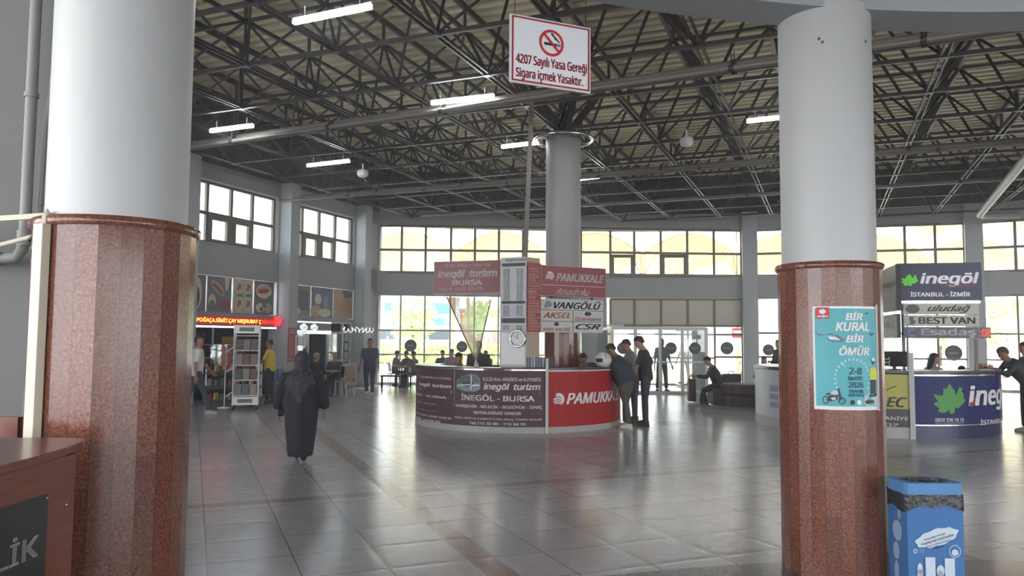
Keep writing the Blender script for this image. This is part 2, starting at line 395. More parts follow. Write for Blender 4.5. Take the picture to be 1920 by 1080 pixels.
# glazed vestibule in front of the main doors
ve = thing('door_vestibule', None, None, kind='structure')
VX = [G(1147, 737), G(1192, 738), G(1237, 738), G(1281, 739), G(1329, 740)]
vy = sum(v.y for v in VX)/5
f = MB(); p = MB()
for v in VX: f.box((v.x, vy, 1.06), (.08, .08, 2.12))
xa, xb = VX[0].x, VX[-1].x
for z, h in ((2.1, .1), (.04, .1), (1.02, .05)): f.box(((xa+xb)/2, vy+.001, z), (xb-xa, .07, h))
for x in (xa, xb):
    f.box((x, vy+2.3, 2.1), (.07, 4.5, .09)); f.box((x, vy+2.3, .04), (.07, 4.5, .08))
f.build('frame', M_white, ve, world=True)
p.box(((xa+xb)/2, vy+.01, 1.05), (xb-xa, .008, 2.0)); p.box((xa, vy+2.3, 1.05), (.008, 4.4, 2.0))
p.build('panes', M_glass, ve, world=True)
f = MB(); f.box((xb-.02, vy+.95, 1.05), (.05, 1.75, 2.0)); f.build('side_panel', M_wall, ve, world=True)

# left wall: bays of 4.1 m between projecting pillars
lw = MB()
def lbox(mb, t0, t1, p0, p1, z0, z1): cbox(mb, lambda x, d, z: LW(x, d, z), t0, t1, z0, z1, p0, p1)
lbox(lw, -.3, 24, -.3, 0, 5.97, 6.5); lbox(lw, -.3, 24, -.3, 0, 3.4, 4.28); lbox(lw, -.3, 24, -.3, -.01, 2.28, 2.38)
lbox(lw, 9.65, 24, -.3, 0, 0, 6.4); lbox(lw, -.3, 1.5, -.3, 0, 0, 6.4); lbox(lw, 5.1, 5.6, -.3, 0, 0, 6.4); lbox(lw, 9.2, 9.7, -.3, 0, 0, 6.4)
lw.build('wall_left', M_wall, kind='structure')
pl = MB()
for t in (1.45, 5.55, 9.65, 13.75): lbox(pl, t-.42, t, 0, .42, 0, 6.45)
pl.build('wall_left_pillars', M_pillar, kind='structure')
cl = MB(); lbox(cl, -.3, 26, -.2, .02, 6.45, 8.3)
for i in range(48): lbox(cl, i*.5, i*.5+.12, .02, .06, 6.45, 8.3)
cl.build('wall_left_cladding', M_clad, kind='structure')
FNU = 1.0
fl_ = lambda x, d, z: LW(x, -.14-d, z)
for t0, tl in ((5.6, [5.68, 6.63, 7.5, 8.42, 9.2]), (1.5, [1.55, 2.5, 3.4, 4.3, 5.1])):
    grid_window(fl_, tl, [4.3, 5.1, 5.95], hop=[(1, 0), (2, 0)], hw=.11)
    mb = MB(); lbox(mb, tl[0], tl[-1], .0, .03, 5.96, 6.0); mb.build('trim_%d' % (1 if t0 > 5 else 2), M_white, kind='structure')
    # ledge under the window
    mb = MB(); lbox(mb, tl[0], tl[-1], .0, .05, 4.24, 4.28); mb.build('trim_%d' % (3 if t0 > 5 else 4), M_pillar, kind='structure')
# shop recesses behind the left wall
rc = MB(); lbox(rc, 5.0, 10, -3.2, -3.0, 0, 2.6); lbox(rc, 9.7, 9.8, -3.1, -.2, 0, 2.6); lbox(rc, 5.15, 5.3, -3.1, -.2, 0, 2.6); lbox(rc, 5.1, 9.8, -3.1, -.28, 2.38, 2.5)
rc.build('wall_shop_recess', mat('maroon shop wall', (84, 62, 66), .6, var=.15), kind='structure')
rc = MB(); lbox(rc, 1.2, 5.2, -3.2, -3.0, 0, 2.6); lbox(rc, 1.2, 1.4, -3.1, -.2, 0, 2.6); lbox(rc, 1.3, 5.2, -3.1, -.28, 2.38, 2.5)
rc.build('wall_cafe_recess', mat('grey cafe wall', (120, 120, 120), .6, var=.1), kind='structure')
mb = MB(); lbox(mb, 1.2, 9.8, -3.2, -.3, -.2, 0); mb.build('floor_shops', mat('shop floor', (110, 104, 100), .3), kind='structure')

# near wall at the left with its pipes
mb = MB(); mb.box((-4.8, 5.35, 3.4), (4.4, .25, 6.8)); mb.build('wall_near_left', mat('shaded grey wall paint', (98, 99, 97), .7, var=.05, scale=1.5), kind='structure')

# ring beam carried by the near columns, entrance ceiling, roof sheet
mb = MB(); mb.arc(HC, 7.56, 7.94, R_(-110), R_(110), 4.2, 5.1, 90); mb.build('ceiling_ring_beam', M_pillar, kind='structure')
mb = MB(); mb.arc(HC, .05, 7.6, R_(-180), R_(180), 4.95, 5.05, 90); mb.build('ceiling_entrance', M_pillar, kind='structure')
def roof_mat():
    m = mat('corrugated roof sheet', (204, 194, 162), .5, .05, var=.12, scale=1.3); return m
mb = MB(); cu, cv = HC.dot(U), HC.dot(V); vL = K.dot(V)
RP = .32; ZR = 8.06
u = -12.0
prof = [(0, 0), (.14, 0), (.175, .16), (.285, .16), (.32, 0)]
while u < 31:
    h2 = 31.9**2-(u+.16-cu)**2
    if h2 > 0:
        va, vb = max(cv-math.sqrt(h2), -26), min(cv+math.sqrt(h2), vL+.15)
        if vb > va:
            for (a, za), (b, zb) in zip(prof[:-1], prof[1:]):
                q = [U*(u+a)+V*va, U*(u+b)+V*va, U*(u+b)+V*vb, U*(u+a)+V*vb]
                mb.add([q[0]+Vector((0, 0, ZR+za)), q[1]+Vector((0, 0, ZR+zb)), q[2]+Vector((0, 0, ZR+zb)), q[3]+Vector((0, 0, ZR+za))], [(0, 1, 2, 3)])
    u += RP
mb.build('ceiling', roof_mat(), kind='structure')

# unseen wall added behind the camera to cut rear light, gaps left open
mb = MB(); mb.arc(HC, 7.6, 7.9, R_(110), R_(250), 3.6, 5.05, 40)
for a in range(110, 250, 20): mb.arc(HC, 7.6, 7.9, R_(a), R_(a+6), 0, 3, 3)
mb.build('wall_rear_light_block', M_wall, kind='structure')
mb = MB(); mb.arc(HC, 30.6, 31, R_(62), R_(100), 0, 8.2, 20); mb.build('wall_right_light_block', M_wall, kind='structure')  # unseen wall added to close off sky light from the right

# ------------------------------------------------------------------ steel space frame under the roof
sf = thing('space_frame', 'dark brown steel lattice frame carrying the corrugated roof of the hall', 'roof frame', (1.09, 16.36, 6.25))
MU, MV = 1.86, 1.78; ZB, ZT, ZP = 6.25, 7.5, 7.95
u0, v0 = 15.5, 5.31
def node(i, j, z): p = U*(u0+i*MU)+V*(v0+j*MV); return Vector((p.x, p.y, z))
def inside(p, m=.5):
    d = Vector((p.x-HC.x, p.y-HC.y)); r = d.length; a = math.degrees(math.atan2(d.x, d.y))
    return r < RW-m and r > 8.3 and p.dot(V) < vL-.35 and -62 < a < 52 and p.y > 3
NI, NJ = range(-8, 9), range(-14, 7)
B = {(i, j): node(i, j, ZB) for i in NI for j in NJ if inside(node(i, j, 0))}
T = {(i, j): node(i+.5, j+.5, ZT) for i in NI for j in NJ if inside(node(i+.5, j+.5, 0), .2)}
gap = V*.05; gu = U*.05
for j in NJ:
    a = MB(); c = MB(); d = MB()
    for i in NI:
        if (i, j) in B and (i+1, j) in B:
            for s in (-1, 1): a.bar(B[i, j]+gap*s, B[i+1, j]+gap*s, .03, .05)
        if (i, j) in T and (i+1, j) in T: c.bar(T[i, j], T[i+1, j], .06, .07)
        if (i, j) in B:
            for (x, y) in ((0, 0), (-1, 0), (0, -1), (-1, -1)):
                if (i+x, j+y) in T: d.bar(B[i, j], T[i+x, j+y], .042, .042)
            d.box(B[i, j], (.12, .12, .08), UA)
        if (i, j) in T: d.bar(T[i, j], T[i, j]+Vector((0, 0, ZP-ZT)), .06)
    if a.v: a.build('bottom_chord', M_steel, sf, world=True)
    if c.v: c.build('top_chord', M_steel, sf, world=True)
    if d.v: d.build('diagonal_web', M_steel, sf, world=True)
    p = MB(); js = [k for k in NI if (k, j) in T]
    if js: p.bar(T[js[0], j]+U*-.9+Vector((0, 0, ZP-ZT)), T[js[-1], j]+U*.9+Vector((0, 0, ZP-ZT)), .06, .12); p.build('purlin', M_steel, sf, world=True)
for i in NI:
    a = MB(); c = MB()
    for j in NJ:
        if (i, j) in B and (i, j+1) in B: a.bar(B[i, j], B[i, j+1], .055, .065)
        if (i, j) in T and (i, j+1) in T: c.bar(T[i, j], T[i, j+1], .055, .06)
    if a.v: a.build('cross_chord', M_steel, sf, world=True)
    if c.v: c.build('top_cross_chord', M_steel, sf, world=True)

# ------------------------------------------------------------------ columns
def column(loc, r, rs, hg, top, label, n=24, sides_rot=0, shaft=None):
    t = thing('column', label, 'column', loc, sides_rot)
    mb = MB(); mb.lathe([(r, 0), (r, hg-.05)], n=n, smooth=False); mb.build('granite_cladding', M_granite, t)
    mb = MB(); mb.lathe([(r+.012, hg-.05), (r+.02, hg-.04), (r+.02, hg-.012), (r+.005, hg)], n=72); mb.build('granite_rim', M_granite, t)
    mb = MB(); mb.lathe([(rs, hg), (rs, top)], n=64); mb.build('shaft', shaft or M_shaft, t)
    return t
colL = column((-2.13, 4.12, 0), .395, .345, 2.30, 4.25, 'nearest large column at left, granite lower half and plain white shaft')
colR = column((2.44, 5.9, 0), .375, .342, 2.29, 4.25, 'near column at right carrying the turquoise traffic week poster')
mb = MB()
for a, z in ((R_(-118), 3.96), (R_(-114), 3.93), (R_(-55), 3.95)):
    mb.ball((.342*math.cos(a), .342*math.sin(a), z), .012, 8, 6)
mb.build('anchor_hole', mat('rust stain', (120, 104, 84), .8), colR)
colC = column((1.09, 16.36, 0), .40, .375, 2.3, 6.05, 'grey column rising out of the middle ticket island to the roof', shaft=mat('grey column paint', (150, 150, 148), .5))  # greyish paint, set darker to put this far column's shade into the colour
mb = MB()
for z in (0, 1):
    pts = [(.62*math.cos(a*math.pi/24), .62*math.sin(a*math.pi/24), 6.02) for a in range(49)]
mb.tube(pts, .045, 8, cap=False)
for k in range(4):
    a = k*math.pi/2+.4; mb.bar((.36*math.cos(a), .36*math.sin(a), 6.02), (.62*math.cos(a), .62*math.sin(a), 6.02), .03)
mb.build('chrome_ring', M_chrome, colC)
mb = MB()
c0 = Vector((1.09, 16.36, 6.02))
for (x, y) in ((0, 0), (-1, 0), (0, -1), (-1, -1)): mb.bar(c0, T[x, y], .12, .14)
mb.bar(c0, c0+Vector((0, 0, 1.9)), .1)
mb.build('support_strut', M_steel, sf, world=True)

# white cable trunking and cables on the left column
d = Vector((math.cos(R_(-114)), math.sin(R_(-114)), 0)); c = Vector((-2.13, 4.12, 0))+d*.424
tr = thing('cable_trunking', 'cream plastic cable trunking running up the granite of the nearest left column', 'cable duct', (c.x, c.y, 0), R_(-24))
mb = MB(); mb.box((0, 0, 1.15), (.07, .045, 2.2)); mb.build('cover', M_cream, tr, bevel=.003)
mb = MB()
for k in range(3):
    mb.tube([(-.01+.012*k, 0, 2.2), (-.01+.01*k, .01, 2.29), (-.04+.01*k, .05, 2.33-.01*k), (-.11, .10+.01*k, 2.30), (-.19, .18, 2.33)], .006, 6)
mb.build('cable', M_cream, tr)

# pipes on the near left wall
def pipe(pts, r, label, m=M_grey, name='wall_pipe', collars=()):
    t = thing(name, label, 'pipe', (pts[0][0], pts[0][1], 0))
    mb = MB(); mb.tube(pts, r, 16); mb.build('pipe_run', m, t, world=True)
    for a, b in collars: mb = MB(); mb.tube([a, b], r*1.25, 16); mb.build('collar', m, t, world=True)
    return t
x0 = -3.235
pipe([(x0, 5.06, 6.5), (x0, 5.06, 2.36), (x0-.012, 5.06, 2.27), (x0-.05, 5.06, 2.22), (x0-.16, 5.06, 2.21), (-5.5, 5.06, 2.2)], .036,
     'thick grey drain pipe with an elbow on the wall at far left', collars=[((x0, 5.06, 2.40), (x0, 5.06, 2.30)), ((x0-.14, 5.06, 2.21), (x0-.19, 5.06, 2.21)), ((x0, 5.06, 3.3), (x0, 5.06, 3.33))])
pipe([(x0+.10, 5.13, 6.5), (x0+.10, 5.13, 3.5), (x0+.09, 5.12, 3.35), (x0+.06, 5.13, 3.1), (x0+.055, 5.13, 2.9), (x0+.03, 5.13, 1.75), (x0, 5.13, .2)], .018,
     'thin grey pipe with a kink beside the thick drain pipe', collars=[((x0+.05, 5.13, 2.62), (x0+.05, 5.13, 2.58)), ((x0+.042, 5.13, 2.28), (x0+.042, 5.13, 2.24))])
mb = MB(); mb.bar((-5.2, 4.85, 2.31), (-2.42, 4.62, 2.46), .022, .032)
one('cable_trunking', mb, M_cream, 'cream horizontal cable trunking crossing in front of the wall pipes at far left', 'cable duct')
mb = MB(); mb.tube([(-4.4, 4.86, 2.4), (-3.6, 4.84, 2.32), (-3.25, 4.82, 2.27), (-3.0, 4.8, 2.33), (-2.9, 4.78, 2.38), (-2.7, 4.74, 2.42)], .016, 8)
one('slack_cable', mb, M_cream, 'slack cream cable hanging below the horizontal trunking at far left', 'cable')
mb = MB(); mb.tube([(-3.02, 4.77, 2.3), (-2.93, 4.74, 2.36), (-2.86, 4.71, 2.44), (-2.78, 4.69, 2.5), (-2.7, 4.6, 2.53)], .014, 8)
one('tied_cable', mb, M_black, 'dark cable tied around the horizontal trunking beside the left column', 'cable')

# ------------------------------------------------------------------ things hanging from the roof
M_tube = mat('lit tube', (245, 250, 255), .4, emit=30)
def lamp(a, b, label, lit=True):
    a, b = Vector(a), Vector(b); c = (a+b)/2; L = (b-a).length; rz = math.atan2((b-a).y, (b-a).x)
    t = thing('tube_light', label, 'lamp', (c.x, c.y, 6.0), rz, 'tube lights under the roof')
    mb = MB(); mb.box((0, 0, .045), (L, .03, .03)); mb.bar((-L*.35, 0, .04), (-L*.35, 0, .2), .012); mb.bar((L*.35, 0, .04), (L*.35, 0, .2), .012); mb.build('housing', M_white, t)
    mb = MB(); mb.box((0, 0, .0), (L-.02, .06, .055)); mb.build('tube', M_tube if lit else M_white, t)
    return t
for a, b, lb in (((550, 42), (697, 12), 'largest lit tube light, top left near the nearest column'), ((808, 194), (927, 181), 'lit tube light along the pipe left of the no-smoking sign'),
                 ((394, 246), (475, 236), 'lit tube light just right of the nearest left column, under the pipe'), ((576, 311), (655, 302), 'lit tube light above the windows of the left wall'),
                 ((940, 276), (1010, 268), 'lit tube light passing behind the slim pole and the middle column top'), ((1060, 340), (1130, 331), 'lit tube light right of the middle column'),
                 ((1400, 228), (1510, 216), 'lit tube light left of the right poster column, upper one'), ((1434, 306), (1520, 297), 'lit tube light left of the right poster column, lower one')):
    lamp(G(*a, 6.0), G(*b, 6.0), lb)
def run(a, b, r, label, name='ceiling_pipe', m=M_grey):
    a, b = Vector(a), Vector(b); t = thing(name, label, 'pipe', a)
    mb = MB(); mb.tube([a, b], r, 12); mb.build('pipe_run', m, t, world=True)
    n = int((b-a).length/2.5); d = (b-a).normalized()
    for k in range(1, n):
        q = a+(b-a)*k/n; mb = MB(); mb.tube([q-d*.04, q+d*.04], r*1.2, 12); mb.bar(q, q+Vector((0, 0, .25)), .015); mb.build('hanger', M_steel, t, world=True)
M_duct = mat('dusty grey pipe paint', (112, 106, 100), .5, .2, var=.1)
run((-8.3, 17.5, 5.98), (10.5, 8.3, 5.98), .1, 'long dusty pipe crossing under the roof behind the no-smoking sign', m=M_duct)
run((-8.3, 17.2, 5.86), (10.3, 8.05, 5.86), .045, 'thin pale pipe slung under the long dusty roof pipe', m=M_duct)
run((-6.5, 23.3, 5.98), (16.5, 13.7, 5.98), .09, 'second long roof pipe, crossing behind the middle column', m=M_duct)
run((-7.2, 23.4, 5.9), (16.3, 13.5, 5.86), .035, 'thin pipe slung beside the second roof pipe', m=M_duct)
run((-3.2, 26.5, 6.0), (17, 18.2, 6.0), .05, 'third roof pipe, farthest from the camera', m=M_duct)
t = thing('ceiling_pipe', 'pale pipe with elbow running down the roof at far right', 'pipe', (15.5, 25.5, 6))
mb = MB(); e = Vector((15.54, 25.51, 5.95)); mb.tube([e+Vector((1.3, -.2, 0)), e+Vector((.25, .0, 0)), e+Vector((.05, -.12, 0)), e+Vector((-.1, -.4, 0)), Vector((9.9, 13.4, 5.95))], .11, 12); mb.build('pipe_run', M_grey, t, world=True)
a, b = G(1880, 137, 8.3), G(1915, 66, 8.3); mb = MB(); mb.bar(a, b+(b-a)*.6, .5, .04); one('roof_strip', mb, mat('pale roof strip', (170, 168, 160), .5), 'pale flat strip fixed under the roof at upper right corner', 'panel')
for px, py, Y, lb in ((680, 325, 19.7, 'round dome speaker hanging under the roof near the left wall'), (1287, 265, 16.3, 'round dome speaker hanging under the roof between the columns')):
    c = G(px, py, 6.0); t = thing('dome_speaker', lb, 'speaker', (c.x, c.y, 5.9))
    mb = MB(); mb.ball((0, 0, .08), (.14, .14, .1), 16, 8); mb.build('dome', M_white, t); mb = MB(); mb.lathe([(.145, .08), (.145, .15), (.1, .18)], n=20); mb.bar((0, 0, .15), (0, 0, .35), .03); mb.build('base', M_white, t)
a = Vector((P(985, 480, 14.35).x, 14.35, 3.2)); b = Vector((P(997, 190, 14.35).x, 14.35, 6.2))
mb = MB(); mb.bar(a, b, .085, .085); one('slim_pole', mb, mat('dusty grey steel', (120, 112, 104), .5, .2), 'slim square grey pole rising from the timetable tower to the roof', 'pole')
# ------------------------------------------------------------------ round ticket islands
class Island:
    """a round ticket counter; s = arc length from the bearing facing the camera, to the right"""
    def __init__(s, c, r):
        s.c = Vector((c[0], c[1], 0)); s.r = r; s.b = math.atan2(-c[0], -c[1])
    def pt(s, a, z, dr=0):  # a: angle to the right seen from the camera
        t = s.b-a; return s.c+Vector(((s.r+dr)*math.sin(t), (s.r+dr)*math.cos(t), z))
    def hit(s, px, py):
        d = CAMM.to_3x3() @ Vector(((px-960)/FPX, -(py-540)/FPX, -1)); o = Vector((0, 0, EYE))-s.c
        a = d.x*d.x+d.y*d.y; b = 2*(o.x*d.x+o.y*d.y); c = o.x*o.x+o.y*o.y-s.r**2; q = b*b-4*a*c
        t = (-b-math.sqrt(max(0, q)))/2/a; p = o+d*t
        an = s.b-math.atan2(p.x, p.y); an = (an+math.pi) % (2*math.pi)-math.pi
        return an, p.z
    def shell(s, mb, a0, a1, z0, z1, d0=-.03, d1=0, n=None):
        n = n or max(2, int(abs(a1-a0)/.06)); rings = []
        for i in range(n+1):
            a = a0+(a1-a0)*i/n; rings.append([s.pt(a, z0, d1), s.pt(a, z0, d0), s.pt(a, z1, d0), s.pt(a, z1, d1)])
        return mb.loft(rings, True, False)
    def text(s, parent, txt, x0, y0, x1, y1, m, shear=0, bold=.012, dr=.006):
        """lettering on the curved front: box given on the photograph"""
        a0, zt = s.hit(x0, y0); a1, zb = s.hit(x1, y1); inv = full(parent).inverted()
        return lettering(parent, txt, a0, zb, a1, zt, m, shear=shear, bold=bold, fn=lambda a, z: inv @ s.pt(a, z, dr))
    def shape(s, parent, polys, x0, y0, x1, y1, m, name, dr=.005):
        a0, zt = s.hit(x0, y0); a1, zb = s.hit(x1, y1); inv = full(parent).inverted(); mb = MB()
        for pl in polys:
            n = len(pl); mb.add([inv @ s.pt(a0+(a1-a0)*u, zb+(zt-zb)*v, dr) for u, v in pl], [list(range(n))])
        return mb.build(name, m, parent)

M_counter_brown = mat('dark mauve counter panel', (88, 68, 73), .5, spec=.25)
M_topd = mat('dark counter top', (60, 52, 50), .3)
M_blue = mat('navy blue panel', (34, 42, 96), .45, spec=.25)
M_leaf = mat('leaf green', (74, 150, 70), .5)
M_plinth = mat('scuffed white plinth', (172, 168, 164), .5, var=.1)
def swirl():
    ps = []
    def band(f0, f1, x0, x1, n=12):
        top = [(x0+(x1-x0)*i/n, f1(x0+(x1-x0)*i/n)) for i in range(n+1)]; bot = [(x0+(x1-x0)*i/n, f0(x0+(x1-x0)*i/n)) for i in range(n+1)]
        return bot+top[::-1]
    circ = lambda x: math.sqrt(max(0, .25-(x-.5)**2))
    for lo, hi, xa in ((.62, .98, .28), (.40, .56, .08), (.22, .34, .02), (.06, .16, .1)):
        w = lambda x, b: b+.10*math.sin((x-.1)*5)
        top = [];bot = []
        for i in range(15):
            x = xa+(1-xa)*i/14*.98
            c = circ(min(max(x, .02), .98)); a = min(w(x, hi), .5+c); b = max(w(x, lo), .5-c)
            if a > b: top.append((x, a)); bot.append((x, b))
        if len(top) > 2: ps.append(bot+top[::-1])
    ps.append([(.72+.28*0, .5)]+[(.5+.5*math.cos(t), .5+.5*math.sin(t)) for t in [(-.9+1.8*i/12) for i in range(13)]])
    return ps
LEAF = [(.50, 1), (.56, .86), (.64, .78), (.66, .62), (.72, .70), (.78, .90), (.84, .84), (.90, .92), (.88, .74), (.94, .62), (.92, .52), (1.0, .46), (.92, .34), (.82, .26), (.72, .18), (.62, .22), (.62, .05), (.52, 0), (.45, .04), (.46, .16), (.36, .06), (.24, .04), (.12, .10), (.16, .20), (.04, .28), (.0, .36), (.14, .42), (.06, .52), (0, .66), (.14, .62), (.26, .60), (.30, .74), (.28, .84), (.38, .82), (.44, .92)]
BUS = [(.02, .15), (.0, .3), (.03, .6), (.25, .82), (.6, .98), (.85, .92), (.97, .75), (1, .4), (.98, .15), (.8, .02), (.4, 0)]

# --- left island
IL = Island((.14, 16.25), 2.13)
isl = thing('ticket_island', 'round ticket counter in mid hall, dark lettered panels left and red panel right', 'counter', IL.c)
ap = IL.hit(1025, 740)[0]; aS = IL.hit(852, 740)[0]; aE = R_(100); a0 = R_(-105)
def shell_part(I, name, a0, a1, z0, z1, m, par, d0=-.03, d1=0, label=None):
    mb = MB(); I.shell(mb, a0, a1, z0, z1, d0, d1); return mb.build(name, m, par, world=True, label=label)
shell_part(IL, 'plinth', a0, aE, 0, .11, M_plinth, isl, d1=.005)
shell_part(IL, 'left_panel', a0, aS, .11, 1.15, M_counter_brown, isl, label='dark mauve panel at the far left of the counter front')
shell_part(IL, 'middle_panel', aS, ap, .11, 1.15, M_counter_brown, isl, label='dark mauve lettered panel with bus picture')
red = shell_part(IL, 'red_panel', ap, aE, .11, 1.13, M_red, isl, label='plain red counter panel')
shell_part(IL, 'back_panel', aE, R_(255), 0, 1.1, M_counter_brown, isl)
shell_part(IL, 'counter_top', a0, aE, 1.15, 1.18, M_topd, isl, d0=-.5, d1=.02)
shell_part(IL, 'top_trim', a0, ap, 1.135, 1.16, M_chrome, isl, d0=0, d1=.022)
shell_part(IL, 'red_trim', ap, aE, 1.12, 1.145, M_white, isl, d0=0, d1=.022)
mb = MB(); q = IL.pt(ap, 0, .02); mb.box((q.x, q.y, .68), (.045, .045, 1.36), -IL.b-ap); mb.build('white_post', M_white, isl, world=True)
mb = MB(); q = IL.pt(aS, 0, .003); mb.box((q.x, q.y, .78), (.02, .006, .68), math.pi-IL.b+aS); mb.build('seam_strip', M_chrome, isl, world=True)
tx = lambda *a, **k: IL.text(isl, *a, **k)
tx('S.S.32 Nolu MİNİBÜS ve K.OTOBÜS', 906, 706, 1014, 715, M_txt_white, bold=.024)
tx('inegöl  turizm', 907, 718, 1013, 735, M_txt_white, shear=.25, bold=.028)
tx('İNEGÖL - BURSA', 865, 737, 1002, 753, M_txt_white, bold=.025)
tx('YENİŞEHİR - BİLECİK - BOZÜYÜK - İZNİÇ', 854, 756, 1017, 768, M_txt_white, bold=.028)
tx('SEFERLERİMİZ VARDIR', 888, 769, 977, 778, M_txt_white, bold=.028)
tx('ÖZEL GEZİ ve CEMİYETLERE ARAÇ TEMİN EDİLİR', 853, 780, 1016, 789, M_txt_white, bold=.026)
tx('Tel.715 32 80 - 715 60 55', 880, 790, 986, 798, M_txt_white, bold=.028)
tx('S.S. No. MİNİBÜS ve K.OTOBÜS', 787, 703, 846, 712, M_txt_white, bold=.024)
tx('inegöl  turizm', 787, 716, 846, 730, M_txt_white, shear=.2, bold=.028)
tx('İNEGÖL - BURSA', 777.6, 733, 838, 748, M_txt_white, bold=.025)
tx('BİLECİK - BOZÜYÜK -', 783, 751, 821, 760, M_txt_white, bold=.024)
tx('SEFERLERİMİZ VARDIR', 780, 763, 819, 771, M_txt_white, bold=.024)
tx('CEMİYETLERE ARAÇ TEMİN EDİLİR', 778, 773, 848, 782, M_txt_white, bold=.024)
tx('715 32 80 - 715 60 55', 779, 781, 826, 789, M_txt_white, bold=.024)
def uline(x0, x1, y): IL.shape(isl, [[(0, 0), (1, 0), (1, 1), (0, 1)]], x0, y, x1, y+1.6, M_txt_white, 'underline')
uline(907, 1013, 735); uline(788, 847, 731)
IL.shape(isl, [BUS], 856, 699, 901, 735, mat('pale teal print', (108, 132, 138), .4), 'bus_picture')
IL.shape(isl, [[(.05, .5), (.3, .72), (.62, .85), (.6, .62), (.1, .4)], [(.66, .85), (.92, .78), (.95, .5), (.66, .55)]], 856, 699, 901, 735, mat('dark teal print', (62, 84, 94), .4), 'bus_windows', dr=.008)
IL.shape(isl, [[(.62, .1), (.66, .1), (.66, .9), (.62, .9)], [(.05, .28), (.6, .36), (.6, .42), (.05, .33)], [(.68, .3), (.96, .32), (.96, .4), (.68, .38)]], 856, 699, 901, 735, M_txt_white, 'bus_stripes', dr=.009)
aP0, zP1 = IL.hit(1062, 737); _, zP0 = IL.hit(1062, 758); inv = full(isl).inverted()
lettering(isl, 'PAMUKKALE', aP0, zP0, aP0+.80, zP1, M_txt_white, shear=.25, bold=.03, fn=lambda a, z: inv @ IL.pt(a, z, .006))
IL.shape(isl, swirl(), 1036, 737, 1058, 760, M_txt_white, 'shell_emblem')
mb = MB(); c = Vector((.14, 16.25, 0)); mb.lathe([(.9, .74), (.9, .77)], (c.x-.1, c.y+.2), 40); mb.lathe([(.35, 0), (.35, .74)], (c.x-.1, c.y+.2), 20)
mb.build('inner_desk', M_topd, isl, world=True)

def panel_sign(name, label, a, b, z0, z1, th, m, edge=M_white, cat='sign', group=None):
    """a thin box sign whose front runs from world point a (left) to b (right); local X along it, local Z up from 0"""
    a, b = Vector(a), Vector(b); d = b-a; rz = math.atan2(d.y, d.x); W = Vector((d.x, d.y)).length
    t = thing(name, label, cat, (a.x, a.y, z0), rz, group)
    mb = MB(); mb.box((W/2, th/2+.002, (z1-z0)/2), (W, th, z1-z0)); mb.build('case', edge, t)
    mb = MB(); mb.box((W/2, 0, (z1-z0)/2), (W-.012, .004, z1-z0-.012)); mb.build('face', m, t)
    return t, W, z1-z0
def ft(t, W, H, txt, u0, v0, u1, v1, m, **k):
    """lettering in face fractions, v downward"""
    return lettering(t, txt, u0*W, (1-v1)*H, u1*W, (1-v0)*H, m, **k)
def fs(t, W, H, polys, m, name, y=-.005, box=(0, 0, 1, 1)):
    x0, y0, x1, y1 = box; mb = MB()
    for p in polys:
        n = len(p); mb.add([((x0+(x1-x0)*u)*W, y, (1-(y1+(y0-y1)*v))*H) for u, v in p], [list(range(n))])
    return mb.build(name, m, t)
RECT = [(0, 0), (1, 0), (1, 1), (0, 1)]

# tower with timetables on the left island
cz = 1.18
ta, tb_, tcn = Vector((-.215, 14.42, 0)), Vector((.275, 14.2, 0)), Vector((.535, 14.45, 0))
tw = thing('timetable_tower', 'tall square tower of timetable boards standing on the middle ticket counter', 'timetable', (.16, 14.5, cz))
core = [(-.2, 14.44), (.27, 14.23), (.52, 14.46), (.05, 14.72)]
mb = MB(); mb.prism(core, cz, 3.24); mb.build('core', mat('beige cladding', (186, 168, 150), .6), tw, world=True)
def face(a, b, z0, z1, m, name, off=.012):
    d = (b-a).normalized(); n = Vector((d.y, -d.x, 0)); mb = MB(); q = [a+n*off, b+n*off]
    mb.add([(q[0].x, q[0].y, z0), (q[1].x, q[1].y, z0), (q[1].x, q[1].y, z1), (q[0].x, q[0].y, z1)], [(0, 1, 2, 3)]); return mb.build(name, m, tw, world=True), n
wf, nW = face(ta, tb_, 1.2, 3.24, mat('grey white timetable board', (178, 180, 184), .4), 'white_timetable')
rf, nR = face(tb_, tcn, 1.85, 3.14, mat('brick red board', (172, 82, 74), .45), 'red_board')
def on(a, b, n, off=.016):
    inv = full(tw).inverted(); return lambda x, z: inv @ (a+(b-a)*x+n*off+Vector((0, 0, z)))
fW, fR = on(ta, tb_, nW), on(tb_, tcn, nR)
def wbar(x0, z0, x1, z1, m, f, name):
    mb = MB(); mb.add([f(x0, z0), f(x1, z0), f(x1, z1), f(x0, z1)], [(0, 1, 2, 3)]); return mb.build(name, m, tw)
lettering(tw, 'inegöl turizm', .2, 3.15, .97, 3.22, M_txt_black, shear=.2, fn=fW)
for z0, z1 in ((3.07, 3.13), (2.37, 2.42), (2.01, 2.10)): wbar(.06, z0, .95, z1, M_txt_black, fW, 'heading_bar')
for z0, n in ((3.02, 17), (2.33, 5), (1.96, 2)):
    for x in (.12, .62):
        lettering(tw, '\n'.join('%02d.%02d' % ((6+k) % 24, (k*17+int(x*40)) % 60//5*5) for k in range(n)), x, z0-n*.037, x+.24, z0, M_txt_black, fn=fW, bold=.02, name='departure_times')
mb = MB(); f2 = on(ta, tb_, nW, .014); mb.add([f2(.05, 1.24), f2(.95, 1.24), f2(.95, 1.83), f2(.05, 1.83)], [(0, 1, 2, 3)]); mb.build('paper_notice', M_board, tw)
